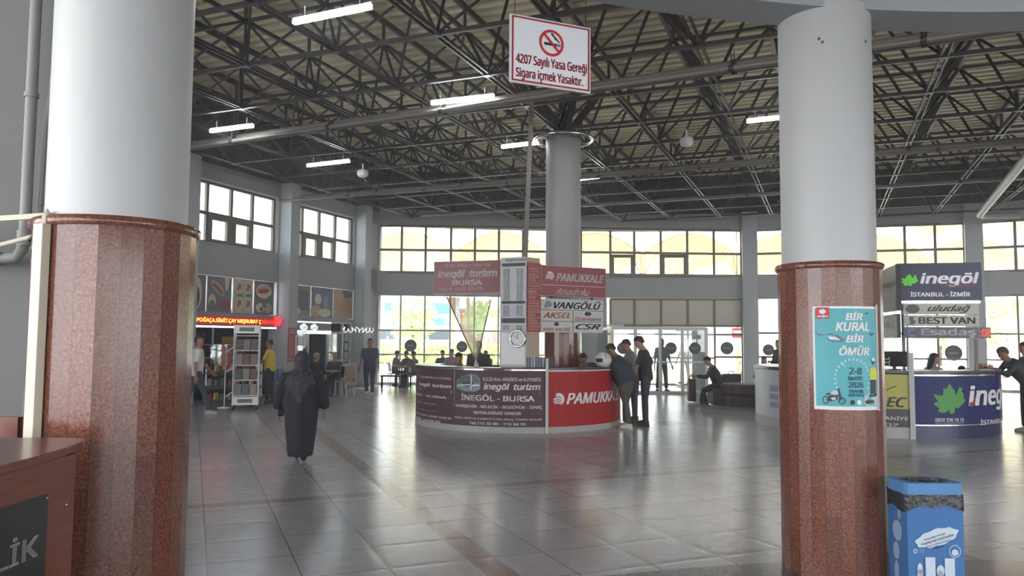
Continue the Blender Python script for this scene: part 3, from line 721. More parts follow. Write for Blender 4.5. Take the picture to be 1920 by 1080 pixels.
for k, wd in enumerate(('DENİZLİ', 'NAZİLLİ', 'AYDIN', 'ESKİŞEHİR', 'ANKARA', 'AFYON', 'ANTALYA', 'BALIKESİR', 'BURSA', 'BODRUM', 'ÇANAKKALE')):
    z = 3.0-k*.108; lettering(tw, wd, .08, z, .08+min(.85, .105*len(wd)), z+.06, M_txt_white, fn=fR)
    wbar(.04, z-.028, .96, z-.022, M_txt_white, fR, 'divider_line')
ck = P(970, 635, 14.235); t = thing('wall_clock', 'round chrome rimmed clock low on the white timetable face', 'clock', (ck.x, ck.y, ck.z), math.atan2((tb_-ta).y, (tb_-ta).x))
mb = MB(); mb.tube([(.15*math.cos(k*math.pi/16), 0, .15*math.sin(k*math.pi/16)) for k in range(33)], .018, 8, cap=False); mb.build('rim', M_chrome, t)
mb = MB(); mb.tube([(0, .012, 0), (0, .03, 0)], .15, 28, smooth=False); mb.build('dial', M_board, t)
mb = MB(); mb.bar((0, .008, 0), (-.07, .008, .05), .012, .006); mb.bar((0, .008, 0), (.0, .008, .11), .008, .006); mb.build('hands', M_black, t)
# sign boxes left and right of the tower
a, b = P(813, 550, 14.95), P(938, 550, 14.5)
z0, z1 = (P(813, 548, 14.95).z+P(938, 553, 14.5).z)/2, (P(813, 488, 14.95).z+P(938, 490, 14.5).z)/2
sg, W, H = panel_sign('destination_sign', 'maroon box sign reading BURSA left of the timetable tower', a, b, z0, z1, .14, M_maroon)
ft(sg, W, H, '32 Nolu  Minibüs ve Otobüs  Koop', .17, .08, .86, .21, M_txt_white); ft(sg, W, H, 'ineqöl  turizm', .06, .27, .96, .56, M_txt_white, shear=.25, bold=.03)
ft(sg, W, H, 'BURSA', .29, .58, .73, .74, M_txt_white, bold=.03); ft(sg, W, H, 'YENİŞEHİR - BİLECİK - BOZÜYÜK -', .06, .79, .76, .92, M_txt_white)
mb = MB(); mb.box((W+.06, .06, .1), (.12, .04, .04)); mb.box((W+.06, .06, H-.1), (.12, .04, .04)); mb.build('bracket', M_steel, sg)
a, b = P(1015, 558, 14.5), P(1136, 558, 15.2)
z0, z1 = (P(1015, 554, 14.5).z+P(1136, 559, 15.2).z)/2, (P(1015, 496, 14.5).z+P(1136, 504, 15.2).z)/2
sg, W, H = panel_sign('destination_sign', 'dark red box sign with shell emblem right of the timetable tower', a, b, z0, z1, .14, mat('deep red sign face', (140, 40, 48), .4))
ft(sg, W, H, 'PAMUKKALE', .22, .24, .97, .50, M_txt_white, shear=.25, bold=.03); fs(sg, W, H, swirl(), M_txt_white, 'shell_emblem', box=(.05, .2, .19, .49))
ft(sg, W, H, 'Anadolu', .2, .72, .74, .95, M_txt_white, shear=.5); fs(sg, W, H, [RECT], M_txt_white, 'divider_line', box=(.01, .635, .99, .65))
mb = MB(); mb.box((-.05, .06, .1), (.14, .04, .04)); mb.box((-.05, .06, H-.1), (.14, .04, .04)); mb.build('bracket', M_steel, sg)
a, b = P(1014, 622, 14.5), P(1131, 622, 15.2)
z0b, z1b = (P(1014, 621, 14.5).z+P(1131, 626, 15.2).z)/2, (P(1014, 558, 14.5).z+P(1131, 565, 15.2).z)/2
sg, W, H = panel_sign('company_board', 'white board of five bus company names hanging under the dark red sign', a, b, z0b, z1b, .05, mat('off white board', (196, 194, 192), .4))
ft(sg, W, H, 'VANGÖLÜ', .2, .04, .96, .29, M_txt_black, shear=.35, bold=.03); fs(sg, W, H, [[(0, .1), (.3, .0), (.9, .2), (1, .6), (.6, 1), (.3, .7)]], mat('pale blue print', (120, 136, 160), .5), 'lake_emblem', box=(.04, .05, .17, .28))
ft(sg, W, H, 'AKSEL', .03, .40, .47, .58, mat('orange print', (196, 130, 84), .5), shear=.3, bold=.03)
ft(sg, W, H, 'ÖZLEM ARDAHAN', .53, .52, .97, .64, M_txt_red, shear=.3, bold=.02); fs(sg, W, H, [ell(.5, .5, .5, .5)], M_txt_black, 'round_emblem', box=(.69, .36, .8, .49))
ft(sg, W, H, 'KARS KALESİ', .03, .84, .46, .96, M_txt_red, shear=.3, bold=.02); fs(sg, W, H, [ell(.5, .5, .5, .5)], M_txt_black, 'round_emblem', box=(.2, .69, .28, .81))
ft(sg, W, H, 'CSR', .54, .73, .96, .9, M_txt_black, shear=.4, bold=.04)
fs(sg, W, H, [[(0, .32), (1, .32), (1, .335), (0, .335)], [(0, .66), (1, .66), (1, .675), (0, .675)], [(.497, 0), (.505, 0), (.505, .66), (.497, .66)]], M_txt_black, 'divider_line')
mb = MB(); mb.box((.25, .03, H+.03), (.03, .03, .07)); mb.box((W-.25, .03, H+.03), (.03, .03, .07)); mb.build('bracket', M_steel, sg)

# pennant of sheer cloth under the BURSA sign
m = bpy.data.materials.new('sheer cream and red cloth'); m.use_nodes = True; n = m.node_tree; n.nodes.clear()
o = n.nodes.new('ShaderNodeOutputMaterial'); mx = n.nodes.new('ShaderNodeMixShader'); tr = n.nodes.new('ShaderNodeBsdfTransparent'); ad = n.nodes.new('ShaderNodeMixShader'); df = n.nodes.new('ShaderNodeBsdfDiffuse'); tl = n.nodes.new('ShaderNodeBsdfTranslucent')
tcx = n.nodes.new('ShaderNodeTexCoord'); sx = n.nodes.new('ShaderNodeSeparateXYZ'); rp = n.nodes.new('ShaderNodeValToRGB')
n.links.new(tcx.outputs['Generated'], sx.inputs[0]); n.links.new(sx.outputs['X'], rp.inputs[0])
e = rp.color_ramp.elements; e[0].position = .1; e[0].color = (*s2l((186, 120, 96)), 1); e[1].position = .42; e[1].color = (*s2l((214, 208, 184)), 1); q = e.new(.3); q.color = (*s2l((200, 150, 118)), 1)
for d in (df, tl): n.links.new(rp.outputs[0], d.inputs[0])
n.links.new(df.outputs[0], ad.inputs[1]); n.links.new(tl.outputs[0], ad.inputs[2]); mx.inputs[0].default_value = .76; n.links.new(tr.outputs[0], mx.inputs[1]); n.links.new(ad.outputs[0], mx.inputs[2]); n.links.new(mx.outputs[0], o.inputs[0])
fl0, fl1, flb = P(838, 557, 14.85), P(921, 560, 14.6), P(893, 680, 14.62)
t = thing('pennant', 'sheer cream and red triangular pennant hanging under the BURSA sign', 'flag', (flb.x, flb.y, flb.z))
vs = []; fs_ = []; NX, NZ = 14, 12
for j in range(NZ+1):
    for i in range(NX+1):
        u, v = i/NX, j/NZ; p = fl0.lerp(fl1, u).lerp(flb, v*.985); p.y += .035*math.sin(u*11+v*2)*(1-v)+.02; vs.append(p)
for j in range(NZ):
    for i in range(NX): k = j*(NX+1)+i; fs_.append((k, k+1, k+NX+2, k+NX+1))
mb = MB(); mb.add(vs, fs_, True); mb.build('cloth', m, t, world=True)
mb = MB(); mb.tube([fl0, fl0.lerp(flb, .5), flb], .012, 6); mb.tube([fl1, fl1.lerp(flb, .5), flb], .012, 6); mb.build('hem', mat('brown fringe', (120, 96, 82), .8), t, world=True)
mb = MB(); mb.ball(flb+Vector((0, 0, -.08)), (.05, .03, .09), 10, 8); mb.tube([flb+Vector((0, 0, -.02)), flb+Vector((-.01, 0, .06))], [.03, .012], 8); mb.build('tassel', mat('pale tassel', (190, 192, 190), .8), t, world=True)

# brochure rack, little end cabinet and helmet on the counter
q = IL.pt(ap, 1.18, -.16); rzc = math.pi-IL.b+ap
t = thing('brochure_rack', 'small rack of brochures on the counter top at the foot of the timetable tower', 'rack', (q.x-.2, q.y-.02, 1.18), rzc)
mb = MB(); mb.box((0, .08, .1), (.42, .02, .2)); mb.box((0, .0, .006), (.42, .18, .012)); mb.build('stand', M_black, t)
for k in range(7):
    mb = MB(); mb.box((-.17+k*.056, -.01-.005*(k % 3), .105), (.045, .09, .18)); mb.build('brochure', mat('brochure paper %d' % (k % 3), ((168, 176, 186), (120, 132, 146), (150, 150, 152))[k % 3], .5), t)
q2 = IL.pt(ap+.09, 1.18, -.14)
mb = MB(); mb.box((0, 0, .1), (.28, .2, .19)); one('counter_box', mb, mat('dark grey metal box', (70, 66, 66), .5), 'dark grey box on the counter between brochures and white post', 'box', bevel=.005).location = (q.x+.06, q.y+.12, 1.18)
hq = P(1131, 694, 14.95); hq.z = 1.19
t = thing('helmet', 'white motorcycle helmet lying on the red counter beside the leaning man', 'helmet', hq, R_(110))
def sphere_part(r0, t0, t1, p0, p1, sc_, n=20, m_=14, th=.012):
    mb = MB(); vs = []; fs2 = []
    for j in range(m_+1):
        for i in range(n+1):
            ph = p0+(p1-p0)*i/n; th_ = t0+(t1-t0)*j/m_; vs.append((r0*sc_[0]*math.cos(th_)*math.cos(ph), r0*sc_[1]*math.cos(th_)*math.sin(ph), r0*sc_[2]*math.sin(th_)+.13))
    for j in range(m_):
        for i in range(n): k = j*(n+1)+i; fs2.append((k, k+1, k+n+2, k+n+1))
    mb.add(vs, fs2, True); return mb
sh = sphere_part(.15, R_(14), R_(89.5), R_(-180), R_(180), (1.02, 1.1, 1.0)); a = sphere_part(.15, R_(-58), R_(14.2), R_(150), R_(390), (1.02, 1.1, 1.0)); sh.add(a.v, a.f, True)
a = sphere_part(.15, R_(-55), R_(-18), R_(30), R_(150), (1.02, 1.12, 1.0)); sh.add(a.v, a.f, True)
o = sh.build('shell', mat('white helmet shell', (206, 206, 200), .3), t); sdf = o.modifiers.new('thick', 'SOLIDIFY'); sdf.thickness = .02
mb = MB(); mb.ball((0, 0, .13), (.13, .138, .13), 18, 12); mb.build('lining', M_dark, t)

# --- right island
IR = Island((7.42, 15.95), 2.28)
ir = thing('ticket_island', 'round ticket counter at right with navy panel, green leaf and yellow side panel', 'counter', IR.c)
p1, p2 = IR.hit(1710, 760)[0], IR.hit(1660, 760)[0]
aS2 = IR.hit(1600, 760)[0]
shell_part(IR, 'blue_plinth', p1, R_(100), 0, .24, mat('dark navy plinth', (30, 36, 78), .3), ir, d1=-.01)
shell_part(IR, 'blue_panel', p1, R_(100), .25, 1.13, M_blue, ir, label='navy panel with green leaf')
shell_part(IR, 'chrome_strip', p1, R_(100), .235, .255, M_chrome, ir, d0=-.01, d1=.006)
shell_part(IR, 'chrome_trim', p1, R_(100), 1.11, 1.135, M_chrome, ir, d0=-.01, d1=.012)
shell_part(IR, 'counter_top', R_(-110), R_(100), 1.15, 1.2, M_topd, ir, d0=-.5, d1=.01)
shell_part(IR, 'white_plinth', R_(-110), p1, 0, .2, M_plinth, ir, d1=.002)
shell_part(IR, 'black_panel', aS2, p1, .2, .52, mat('black panel', (46, 46, 50), .35), ir)
shell_part(IR, 'yellow_panel', aS2, p1, .52, 1.13, mat('dull yellow panel', (176, 170, 84), .4), ir, label='dull yellow panel with black logo')
shell_part(IR, 'grey_panel', R_(-110), aS2, .2, 1.13, mat('pale grey panel', (186, 188, 192), .4), ir, label='pale grey printed panel')
shell_part(IR, 'back_panel', R_(100), R_(250), 0, 1.1, M_blue, ir)
for a in (p1,):
    q = IR.pt(a, 0, .02); mb = MB(); mb.box((q.x, q.y, .76), (.07, .07, 1.52), -IR.b-a); mb.build('white_post', M_white, ir, world=True)
IR.shape(ir, [LEAF], 1749, 719, 1811, 776, M_leaf, 'maple_leaf')
z1, z0 = IR.hit(1816, 722)[1], IR.hit(1816, 764)[1]; aI = IR.hit(1815, 740)[0]; inv2 = full(ir).inverted()
lettering(ir, 'inegöl', aI, z0-.08, aI+.8, z1, M_txt_white, shear=.15, bold=.04, fn=lambda a, z: inv2 @ IR.pt(a, z, .006))
zz1, zz0 = IR.hit(1838, 786)[1], IR.hit(1838, 797)[1]; aI = IR.hit(1838, 790)[0]
lettering(ir, 'İSTANBUL - İZMİR', aI, zz0, aI+.75, zz1, M_txt_white, bold=.02, fn=lambda a, z: inv2 @ IR.pt(a, z, .006))
IR.text(ir, '0850 336 16 16', 1753, 784, 1807, 790, M_txt_white, bold=.03); IR.text(ir, 'www.inegolturizm.com.tr', 1753, 791, 1807, 795, M_txt_white)
IR.shape(ir, [[(0, .3), (.4, .32), (1, 1), (.7, .2), (.2, 0)]], 1815, 735, 1832, 763, mat('red print', (150, 60, 60), .4), 'red_swoosh', dr=.008)
IR.text(ir, 'EC', 1661, 744, 1701, 764, M_txt_black, shear=.3, bold=.05)
IR.shape(ir, [[(0, 0), (.1, .35), (.45, .75), (.7, .8), (.75, 1), (.82, .85), (1, .85), (.8, .72), (.5, .62), (.2, .3)]], 1661, 722, 1684, 735, M_txt_black, 'bird_emblem')
aO = IR.hit(1703, 785)[0]
lettering(ir, 'OSMANİYE', aO-.30, IR.hit(1690, 788)[1], aO, IR.hit(1690, 780)[1], M_txt_white, fn=lambda a, z: inv2 @ IR.pt(a, z, .006))
aO = IR.hit(1684, 795)[0]
lettering(ir, 'GAZİANTEP', aO-.32, IR.hit(1680, 800)[1], aO, IR.hit(1680, 792)[1], M_txt_white, fn=lambda a, z: inv2 @ IR.pt(a, z, .006))
for k, (y0, y1) in enumerate(((722, 735), (738, 750), (753, 765))):
    IR.shape(ir, [[(i/5+.02, 0), (i/5+.14, 0), (i/5+.14, 1), (i/5+.02, 1)] for i in range(5)], 1443, y0, 1460, y1, mat('slate blue print', (110, 120, 138), .5), 'printed_columns')
c = IR.c; mb = MB(); mb.lathe([(1.0, .74), (1.0, .77)], (c.x+.1, c.y+.2), 40); mb.lathe([(.35, 0), (.35, .74)], (c.x+.1, c.y+.2), 20); mb.build('inner_desk', M_topd, ir, world=True)
# signs over the right island
a, b = P(1684, 560, 14.35), P(1842, 560, 14.05)
sg, W, H = panel_sign('destination_sign', 'dark navy box sign with bright green leaf above the right counter', a, b, P(1760, 563, 14.2).z, P(1760, 493, 14.2).z, .16, mat('slate navy sign face', (62, 64, 92), .4), mat('dark navy case', (44, 46, 66), .5))
ft(sg, W, H, 'inegöl', .27, .26, .97, .64, mat('lit white lettering', (232, 230, 236), .5, emit=.15), shear=.2, bold=.045)
ft(sg, W, H, 'İSTANBUL - İZMİR', .15, .76, .86, .9, mat('lit white lettering', (232, 230, 236), .5), bold=.03)
fs(sg, W, H, [LEAF], mat('bright leaf green', (104, 214, 62), .5, emit=.12), 'maple_leaf', box=(.04, .28, .25, .62))
fs(sg, W, H, [RECT], mat('red print', (150, 60, 60), .4), 'red_strip', box=(.5, .6, .94, .63))
mb = MB(); mb.box((W*.5, .08, -.03), (W*.96, .12, .04)); mb.build('light_strip', mat('lit strip', (240, 238, 255), .4, emit=2), sg)
for z in (0,):
    for x in (.1, W-.1): mb = MB(); mb.box((x, .1, -(sg.location.z-1.2)/2), (.05, .05, sg.location.z-1.2)); mb.build('support_post', M_frame, sg)
a, b = P(1694, 600, 14.3), P(1836, 600, 14.05)
rows = ((569, 590, 'uludağ', (186, 186, 178), mat('olive lettering', (124, 122, 96), .5), .5, (.32, .12, .9, .9)), (591, 612, 'BEST VAN', (186, 186, 176), mat('grey lettering', (104, 108, 106), .5), 0, (.2, .18, .95, .8)), (613, 635, 'Esadaş', (92, 94, 108), M_txt_white, 0, (.23, .12, .95, .9)))
for y0, y1, s_, cc, mm, shr, bx in rows:
    sg, W, H = panel_sign('company_board', {'uludağ': 'pale board with olive script lettering, uppermost under the navy sign', 'BEST VAN': 'pale board with grey capital letters, middle of the three under the navy sign', 'Esadaş': 'dark slate board with white letters, lowest under the navy sign'}[s_],
                          a, b, P(1765, y1-.5, 14.2).z, P(1765, y0, 14.2).z, .04, mat('board '+s_, cc, .4), group=None)
    ft(sg, W, H, s_, *bx[:2], *bx[2:], mm, shear=shr, bold=.03)
    if s_ == 'uludağ': fs(sg, W, H, [ell(.5, .5, .5, .5)], mat('green grey print', (92, 104, 100), .5), 'oval_emblem', box=(.03, .1, .22, .9))
    if s_ == 'BEST VAN': fs(sg, W, H, [[(.1, .1), (.4, .3), (.2, .6), (.3, 1), (.9, .9), (.6, .7), (1, .4), (.7, 0)]], mat('grey lettering', (104, 108, 106), .5), 'cat_emblem', box=(.05, .12, .17, .88))
    if s_ == 'Esadaş': fs(sg, W, H, [[(.5+.5*math.cos(t_*.26), .5+.5*math.sin(t_*.26)) for t_ in range(3, 22)]+[(.5+.22*math.cos(t_*.26), .5+.22*math.sin(t_*.26)) for t_ in range(21, 2, -1)]], mat('pale blue print', (120, 136, 160), .5), 'ring_emblem', box=(.05, .08, .18, .92))
a, b = P(1837, 633, 14.07), P(1858, 633, 14.04)
sg, W, H = panel_sign('led_clock', 'small red digital clock beside the lowest board above the right counter', a, b, P(1847, 634, 14.05).z, P(1847, 614, 14.05).z, .05, mat('dark red glass', (40, 8, 8), .3), M_black, cat='clock')
ft(sg, W, H, ':08', .08, .14, .92, .86, mat('lit red digits', (255, 60, 40), .5, emit=1.6), bold=.0)
# older dark sign turned to the left beside it
a, b = P(1654, 600, 15.2), P(1682, 600, 14.1)
sg, W, H = panel_sign('company_board', 'dark navy sign turned away beside the right near column, behind the poster', a, b, P(1670, 584, 14.6).z, P(1670, 501, 14.6).z, .08, mat('dark blue sign face', (40, 46, 74), .4), M_black)
ft(sg, W, H, 'inegöl', .1, .3, .9, .5, mat('dim lettering', (70, 80, 96), .5))
sg, W, H = panel_sign('company_board', 'small grey sign with light lettering under the turned dark navy sign', a, b, P(1670, 634, 14.6).z, P(1670, 590, 14.6).z, .06, mat('grey sign face', (84, 84, 86), .4), M_black)
ft(sg, W, H, 'HEC', .15, .3, .85, .6, M_txt_white)
t = thing('monitor', 'dark computer monitor on the right counter beside the white post', 'monitor', IR.pt(p2+.1, 1.2, -.3), R_(-25))
mb = MB(); mb.box((0, 0, .2), (.42, .05, .28)); mb.build('screen_case', M_dark, t, bevel=.01); mb = MB(); mb.box((0, .04, .03), (.06, .05, .1)); mb.box((0, .05, .008), (.22, .16, .016)); mb.build('foot', M_black, t)
t = thing('document_tray', 'stack of pale document trays on the right counter behind the poster column', 'tray', IR.pt(p2-.03, 1.2, -.15), R_(-25))
for k in range(4):
    mb = MB(); mb.box((0, 0, .02+k*.06), (.34, .25, .012)); mb.box((-.165, 0, .035+k*.06), (.012, .25, .04)); mb.box((.165, 0, .035+k*.06), (.012, .25, .04)); mb.build('tray', M_white, t)

# ------------------------------------------------------------------ no-smoking sign on wires from the ring beam
def ringp(x, r=7.75): return Vector((x, HC.y+math.sqrt(r*r-(x-HC.x)**2), 0))
ya = P(956, 90, 5.18).y
a, b = P(955.5, 157, 5.2), P(1107.5, 172, 5.45)
zt, zb = (P(955, 28, 5.2).z+P(1107, 49, 5.45).z)/2, (P(957, 157, 5.2).z+P(1108, 172, 5.45).z)/2
sg, W, H = panel_sign('no_smoking_sign', 'white hanging no-smoking sign with red border and red lettering', a, b, zb, zt, .012, mat('white sign face', (236, 240, 242), .5))
Mr = mat('sign red', (170, 32, 52), .5)
bw = .012/W
fs(sg, W, H, [[(.02, .025), (.98, .025), (.98, .05), (.02, .05)], [(.02, .95), (.98, .95), (.98, .975), (.02, .975)], [(.02, .025), (.04, .025), (.04, .975), (.02, .975)], [(.96, .025), (.98, .025), (.98, .975), (.96, .975)]], Mr, 'red_border')
ft(sg, W, H, '4207 Sayılı Yasa Gereği', .07, .565, .95, .75, Mr, bold=.035); ft(sg, W, H, 'Sigara içmek Yasaktır.', .07, .77, .9, .95, Mr, bold=.035)
def ringpoly(r0, r1, n=40):
    return [[(.5+r*math.cos(2*math.pi*(k+j)/n), .5+r*math.sin(2*math.pi*(k+j)/n)) for r, j in ((r0, 0), (r1, 0), (r1, 1), (r0, 1))] for k in range(n)]
cbx = (.5-.152, .14, .5+.152, .14+.304*W/H)
Mred2 = mat('prohibition red', (204, 38, 44), .5)
fs(sg, W, H, ringpoly(.4, .5), Mred2, 'red_ring', box=cbx)
d1 = .05
fs(sg, W, H, [[(.5-.3-d1*.7, .5+.3-d1*.7), (.5+.3-d1*.7, .5-.3-d1*.7), (.5+.3+d1*.7, .5-.3+d1*.7), (.5-.3+d1*.7, .5+.3+d1*.7)]], Mred2, 'red_slash', y=-.007, box=cbx)
fs(sg, W, H, [[(.2, .4), (.72, .4), (.72, .5), (.2, .5)], [(.75, .4), (.79, .4), (.79, .5), (.75, .5)], [(.82, .4), (.86, .4), (.86, .5), (.82, .5)]], M_black, 'cigarette', box=cbx)
mb = MB()
for off in (0, .1):
    pts = [(.82+.0-off*.3, .55+off*.2), (.76-off, .62+off), (.64-off*.5, .66+off), (.6-off*.3, .74+off), (.52-off*.4, .8+off*.5), (.5-off*.2, .86)]
    mb.tube([((cbx[0]+(cbx[2]-cbx[0])*u)*W, -.006, (1-(cbx[3]+(cbx[1]-cbx[3])*v))*H) for u, v in pts], .0035, 6)
mb.build('smoke_curls', M_black, sg)
mb = MB()
for x in (.06*W, .94*W): mb.bar((x, .006, H-.01), (x, .006, H+(4.2-zt)), .004)
mb.build('wire', M_steel, sg)

# ------------------------------------------------------------------ poster wrapped on the right column
pc = Vector((2.44, 5.9, 0)); pr = .381
def pcyl(px, py):
    d = CAMM.to_3x3() @ Vector(((px-960)/FPX, -(py-540)/FPX, -1)); o = Vector((0, 0, EYE))-pc
    a = d.x*d.x+d.y*d.y; b = 2*(o.x*d.x+o.y*d.y); c = o.x*o.x+o.y*o.y-pr**2; t = (-b-math.sqrt(max(0, b*b-4*a*c)))/2/a; p = o+d*t
    return math.atan2(p.x, -p.y), p.z
aL, zL = pcyl(1523, 573); aR2, zR = pcyl(1647, 770)
zT, zB = (pcyl(1524, 573)[1]+pcyl(1646, 577)[1])/2, (pcyl(1525, 765)[1]+pcyl(1647, 770)[1])/2
po = thing('poster', 'turquoise traffic safety poster taped around the right near column', 'poster', (pc.x, pc.y, zB))
def pw(u, v, dr=0): a = aL+(aR2-aL)*u; return Vector(((pr+dr)*math.sin(a), -(pr+dr)*math.cos(a), (1-v)*(zT-zB)))
def pgrid(u0, v0, u1, v1, m, name, dr, n=14):
    mb = MB(); vs = []
    for i in range(n+1):
        u = u0+(u1-u0)*i/n; vs += [pw(u, v1, dr), pw(u, v0, dr)]
    mb.add(vs, [(2*i, 2*i+2, 2*i+3, 2*i+1) for i in range(n)], True); return mb.build(name, m, po)
def pshape(polys, box, m, name, dr=.0045):
    mb = MB(); x0, y0, x1, y1 = box
    for p in polys: mb.add([pw(x0+(x1-x0)*u, y1+(y0-y1)*v, dr) for u, v in p], [list(range(len(p)))])
    return mb.build(name, m, po)
def ptext(txt, u0, v0, u1, v1, m, **k): return lettering(po, txt, u0, v1, u1, v0, m, fn=lambda x, z: pw(x, z, .005), **k)
pgrid(0, 0, 1, 1, M_board, 'paper', 0)
pgrid(.03, .022, .97, .965, mat('turquoise print', (84, 172, 180), .45, var=.12, scale=5), 'print', .002)
for s_, u0, v0, u1, v1 in (('BİR', .46, .05, .72, .135), ('KURAL', .32, .155, .83, .24), ('BİR', .46, .265, .73, .35), ('ÖMÜR', .36, .38, .82, .475)): ptext(s_, u0, v0, u1, v1, M_txt_white, shear=.2, bold=.06)
Mn = mat('petrol print', (40, 92, 110), .5)
for s_, u0, v0, u1, v1 in (('2-8', .49, .59, .69, .66), ('MAYIS', .48, .675, .70, .715), ('2026', .48, .73, .71, .785), ('TRAFİK', .48, .797, .71, .835), ('HAFTASI', .48, .84, .71, .872)): ptext(s_, u0, v0, u1, v1, Mn, bold=.03)
Mp = mat('pale print', (170, 205, 208), .5)
pshape([[(.5+r*math.cos(t_), .5+r*math.sin(t_)) for r, t_ in ((.44, a_), (.5, a_), (.5, a_+.1), (.44, a_+.1))] for a_ in [R_(-30+k*13) for k in range(19)]]+[[(.18, .9), (.2, .92), (.52, .55), (.5, .53)]], (.28, .5, .84, .9), Mp, 'speed_dial', .004)
pshape([RECT], (.05, .01, .24, .12), mat('badge red', (190, 58, 70), .5), 'badge'); pshape([ell(.5, .62, .25, .2), [(.1, .15), (.9, .15), (.9, .25), (.1, .25)]], (.05, .01, .24, .12), M_txt_white, 'badge_emblem', .006)
Mh = mat('helicopter print', (108, 104, 124), .5)
pshape([[(0, .9), (.06, .9), (.1, .7), (.35, .62), (.5, .72), (.75, .6), (1, .2), (.9, .05), (.6, .02), (.35, .3), (.1, .55)]], (.03, .23, .45, .35), Mh, 'helicopter'); pshape([[(.45, .5), (.7, .42), (.85, .2), (.5, .25)]], (.03, .23, .45, .35), M_txt_white, 'helicopter_stripe', .006)
pshape([[(0, .3), (.4, .5), (.6, .9), (.65, .5), (1, .6), (.65, .35), (.3, .2)]], (.72, .045, .86, .085), Mn, 'small_aircraft'); pshape([[(0, .6), (.2, .9), (.5, .6), (.8, .9), (1, .6), (.8, .5), (.6, .1), (.4, .1), (.2, .5)]], (.82, .25, .93, .29), Mn, 'drone')
Mk = mat('dark print', (44, 50, 58), .5); My = mat('hi-vis yellow print', (198, 210, 60), .5)
pshape([[(.2, 0), (.8, 0), (.85, .45), (.15, .45)], ell(.55, .9, .16, .07)], (.8, .5, .97, .86), Mk, 'officer_figure'); pshape([[(.15, .42), (.1, .6), (.25, .74), (.75, .76), (.97, .6), (.95, .42)]], (.8, .5, .97, .86), My, 'officer_jacket', .006); pshape([ell(.55, .96, .18, .05)], (.8, .5, .97, .86), M_txt_white, 'officer_cap', .007)
pshape([[(.02, .3), (.1, .7), (.3, .85), (.6, .8), (1, .95), (1, .1), (.6, 0), (.2, .05)]], (.7, .82, .97, .965), mat('silver print', (190, 196, 200), .5), 'car'); pshape([[(.05, .35), (.3, .45), (.7, .4), (.75, .25), (.2, .15)], [(.35, .8), (.6, .76), (.95, .88), (.9, .65), (.4, .62)]], (.7, .82, .97, .965), Mk, 'car_grille', .006)
mbx = (.12, .79, .44, .945)
def ringp2(cx_, cz_, rx, rz, w_, n=20): return [[(cx_+f*rx*math.cos(2*math.pi*(k+q)/n), cz_+f*rz*math.sin(2*math.pi*(k+q)/n)) for f, q in ((1-w_, 0), (1, 0), (1, 1), (1-w_, 1))] for k in range(n)]
pshape(ringp2(.15, .25, .15, .25, .28)+ringp2(.84, .22, .16, .22, .28), mbx, Mk, 'motorcycle')
pshape([[(.15, .22), (.3, .55), (.62, .6), (.66, .3), (.4, .16)], [(.62, .6), (.68, .95), (.72, .95), (.86, .25), (.82, .22)], [(.14, .62), (.34, .72), (.34, .6), (.16, .55)], [(.6, .95), (.76, .99), (.76, .95), (.6, .91)]], mbx, Mk, 'motorcycle_frame')
pshape([[(.34, .72), (.5, .86), (.66, .82), (.7, .62), (.5, .56)], [(.36, .4), (.56, .45), (.58, .28), (.42, .24)]], mbx, mat('silver print', (190, 196, 200), .5), 'motorcycle_fairing', .006)
pshape([ell(.5, .5, .5, .5)], (.5, .9, .57, .95), Mk, 'round_seal'); pshape([ell(.5, .5, .5, .5)], (.6, .9, .67, .95), M_board, 'round_seal'); 
pgrid(.98, -.02, 1.03, 1.01, mat('clear tape', (196, 188, 184), .25), 'tape', .003, 3)

# ------------------------------------------------------------------ cardboard recycling bin
bx = P(1697, 910, 5.3).x; Wb, Db, Hb = .40, .27, .745
bn = thing('recycling_bin', 'blue cardboard recycling bin with black liner beside the right near column', 'bin', (bx+Wb/2, 5.3+Db/2, 0), R_(1))
Mb_ = mat('blue printed cardboard', (62, 112, 168), .6, var=.08, scale=5); Mb2 = mat('light blue cardboard', (84, 138, 188), .6)
mb = MB(); mb.box((0, 0, .33), (Wb-.012, Db-.012, .66)); mb.build('body', Mb_, bn, bevel=.004)
vs = []; n = 40; fs_ = []
def sq(k): 
    t_ = 2*math.pi*k/n; c_, s_ = math.cos(t_), math.sin(t_); q = 1/max(abs(c_)/(Wb/2), abs(s_)/(Db/2)); return c_*q, s_*q
mb = MB(); rings = []
for f_, z in ((1.0, .665), (1.0, Hb)): rings.append([Vector((sq(k)[0]*f_, sq(k)[1]*f_, z)) for k in range(n)])
rings.append([Vector((.155*math.cos(2*math.pi*k/n), .105*math.sin(2*math.pi*k/n), Hb+.001)) for k in range(n)])
rings.append([Vector((.155*math.cos(2*math.pi*k/n), .105*math.sin(2*math.pi*k/n), Hb-.03)) for k in range(n)])
mb.loft(rings, False, False); mb.build('lid_collar', Mb2, bn)
mb = MB(); rings = []
for j, z in enumerate((.67, .64, .61, .575)):
    rings.append([Vector((sq(k)[0]*(1.03+.02*math.sin(k*1.7+j)), sq(k)[1]*(1.04+.03*math.sin(k*2.3+j)), z-(.015*math.sin(k*.9)+.02*math.cos(k*.31) if j == 3 else 0))) for k in range(n)])
mb.loft(rings, False, True)
rings = [[Vector((f_*.152*math.cos(2*math.pi*k/n)*(1+.04*math.sin(k*2.1)), f_*.103*math.sin(2*math.pi*k/n), z)) for k in range(n)] for f_, z in ((1, Hb+.003), (.98, Hb-.1), (.8, Hb-.3), (.1, Hb-.32))]
mb.loft(rings, False, True); mb.build('liner', mat('black bin liner', (50, 50, 54), .25, bump=.6, scale=30), bn)
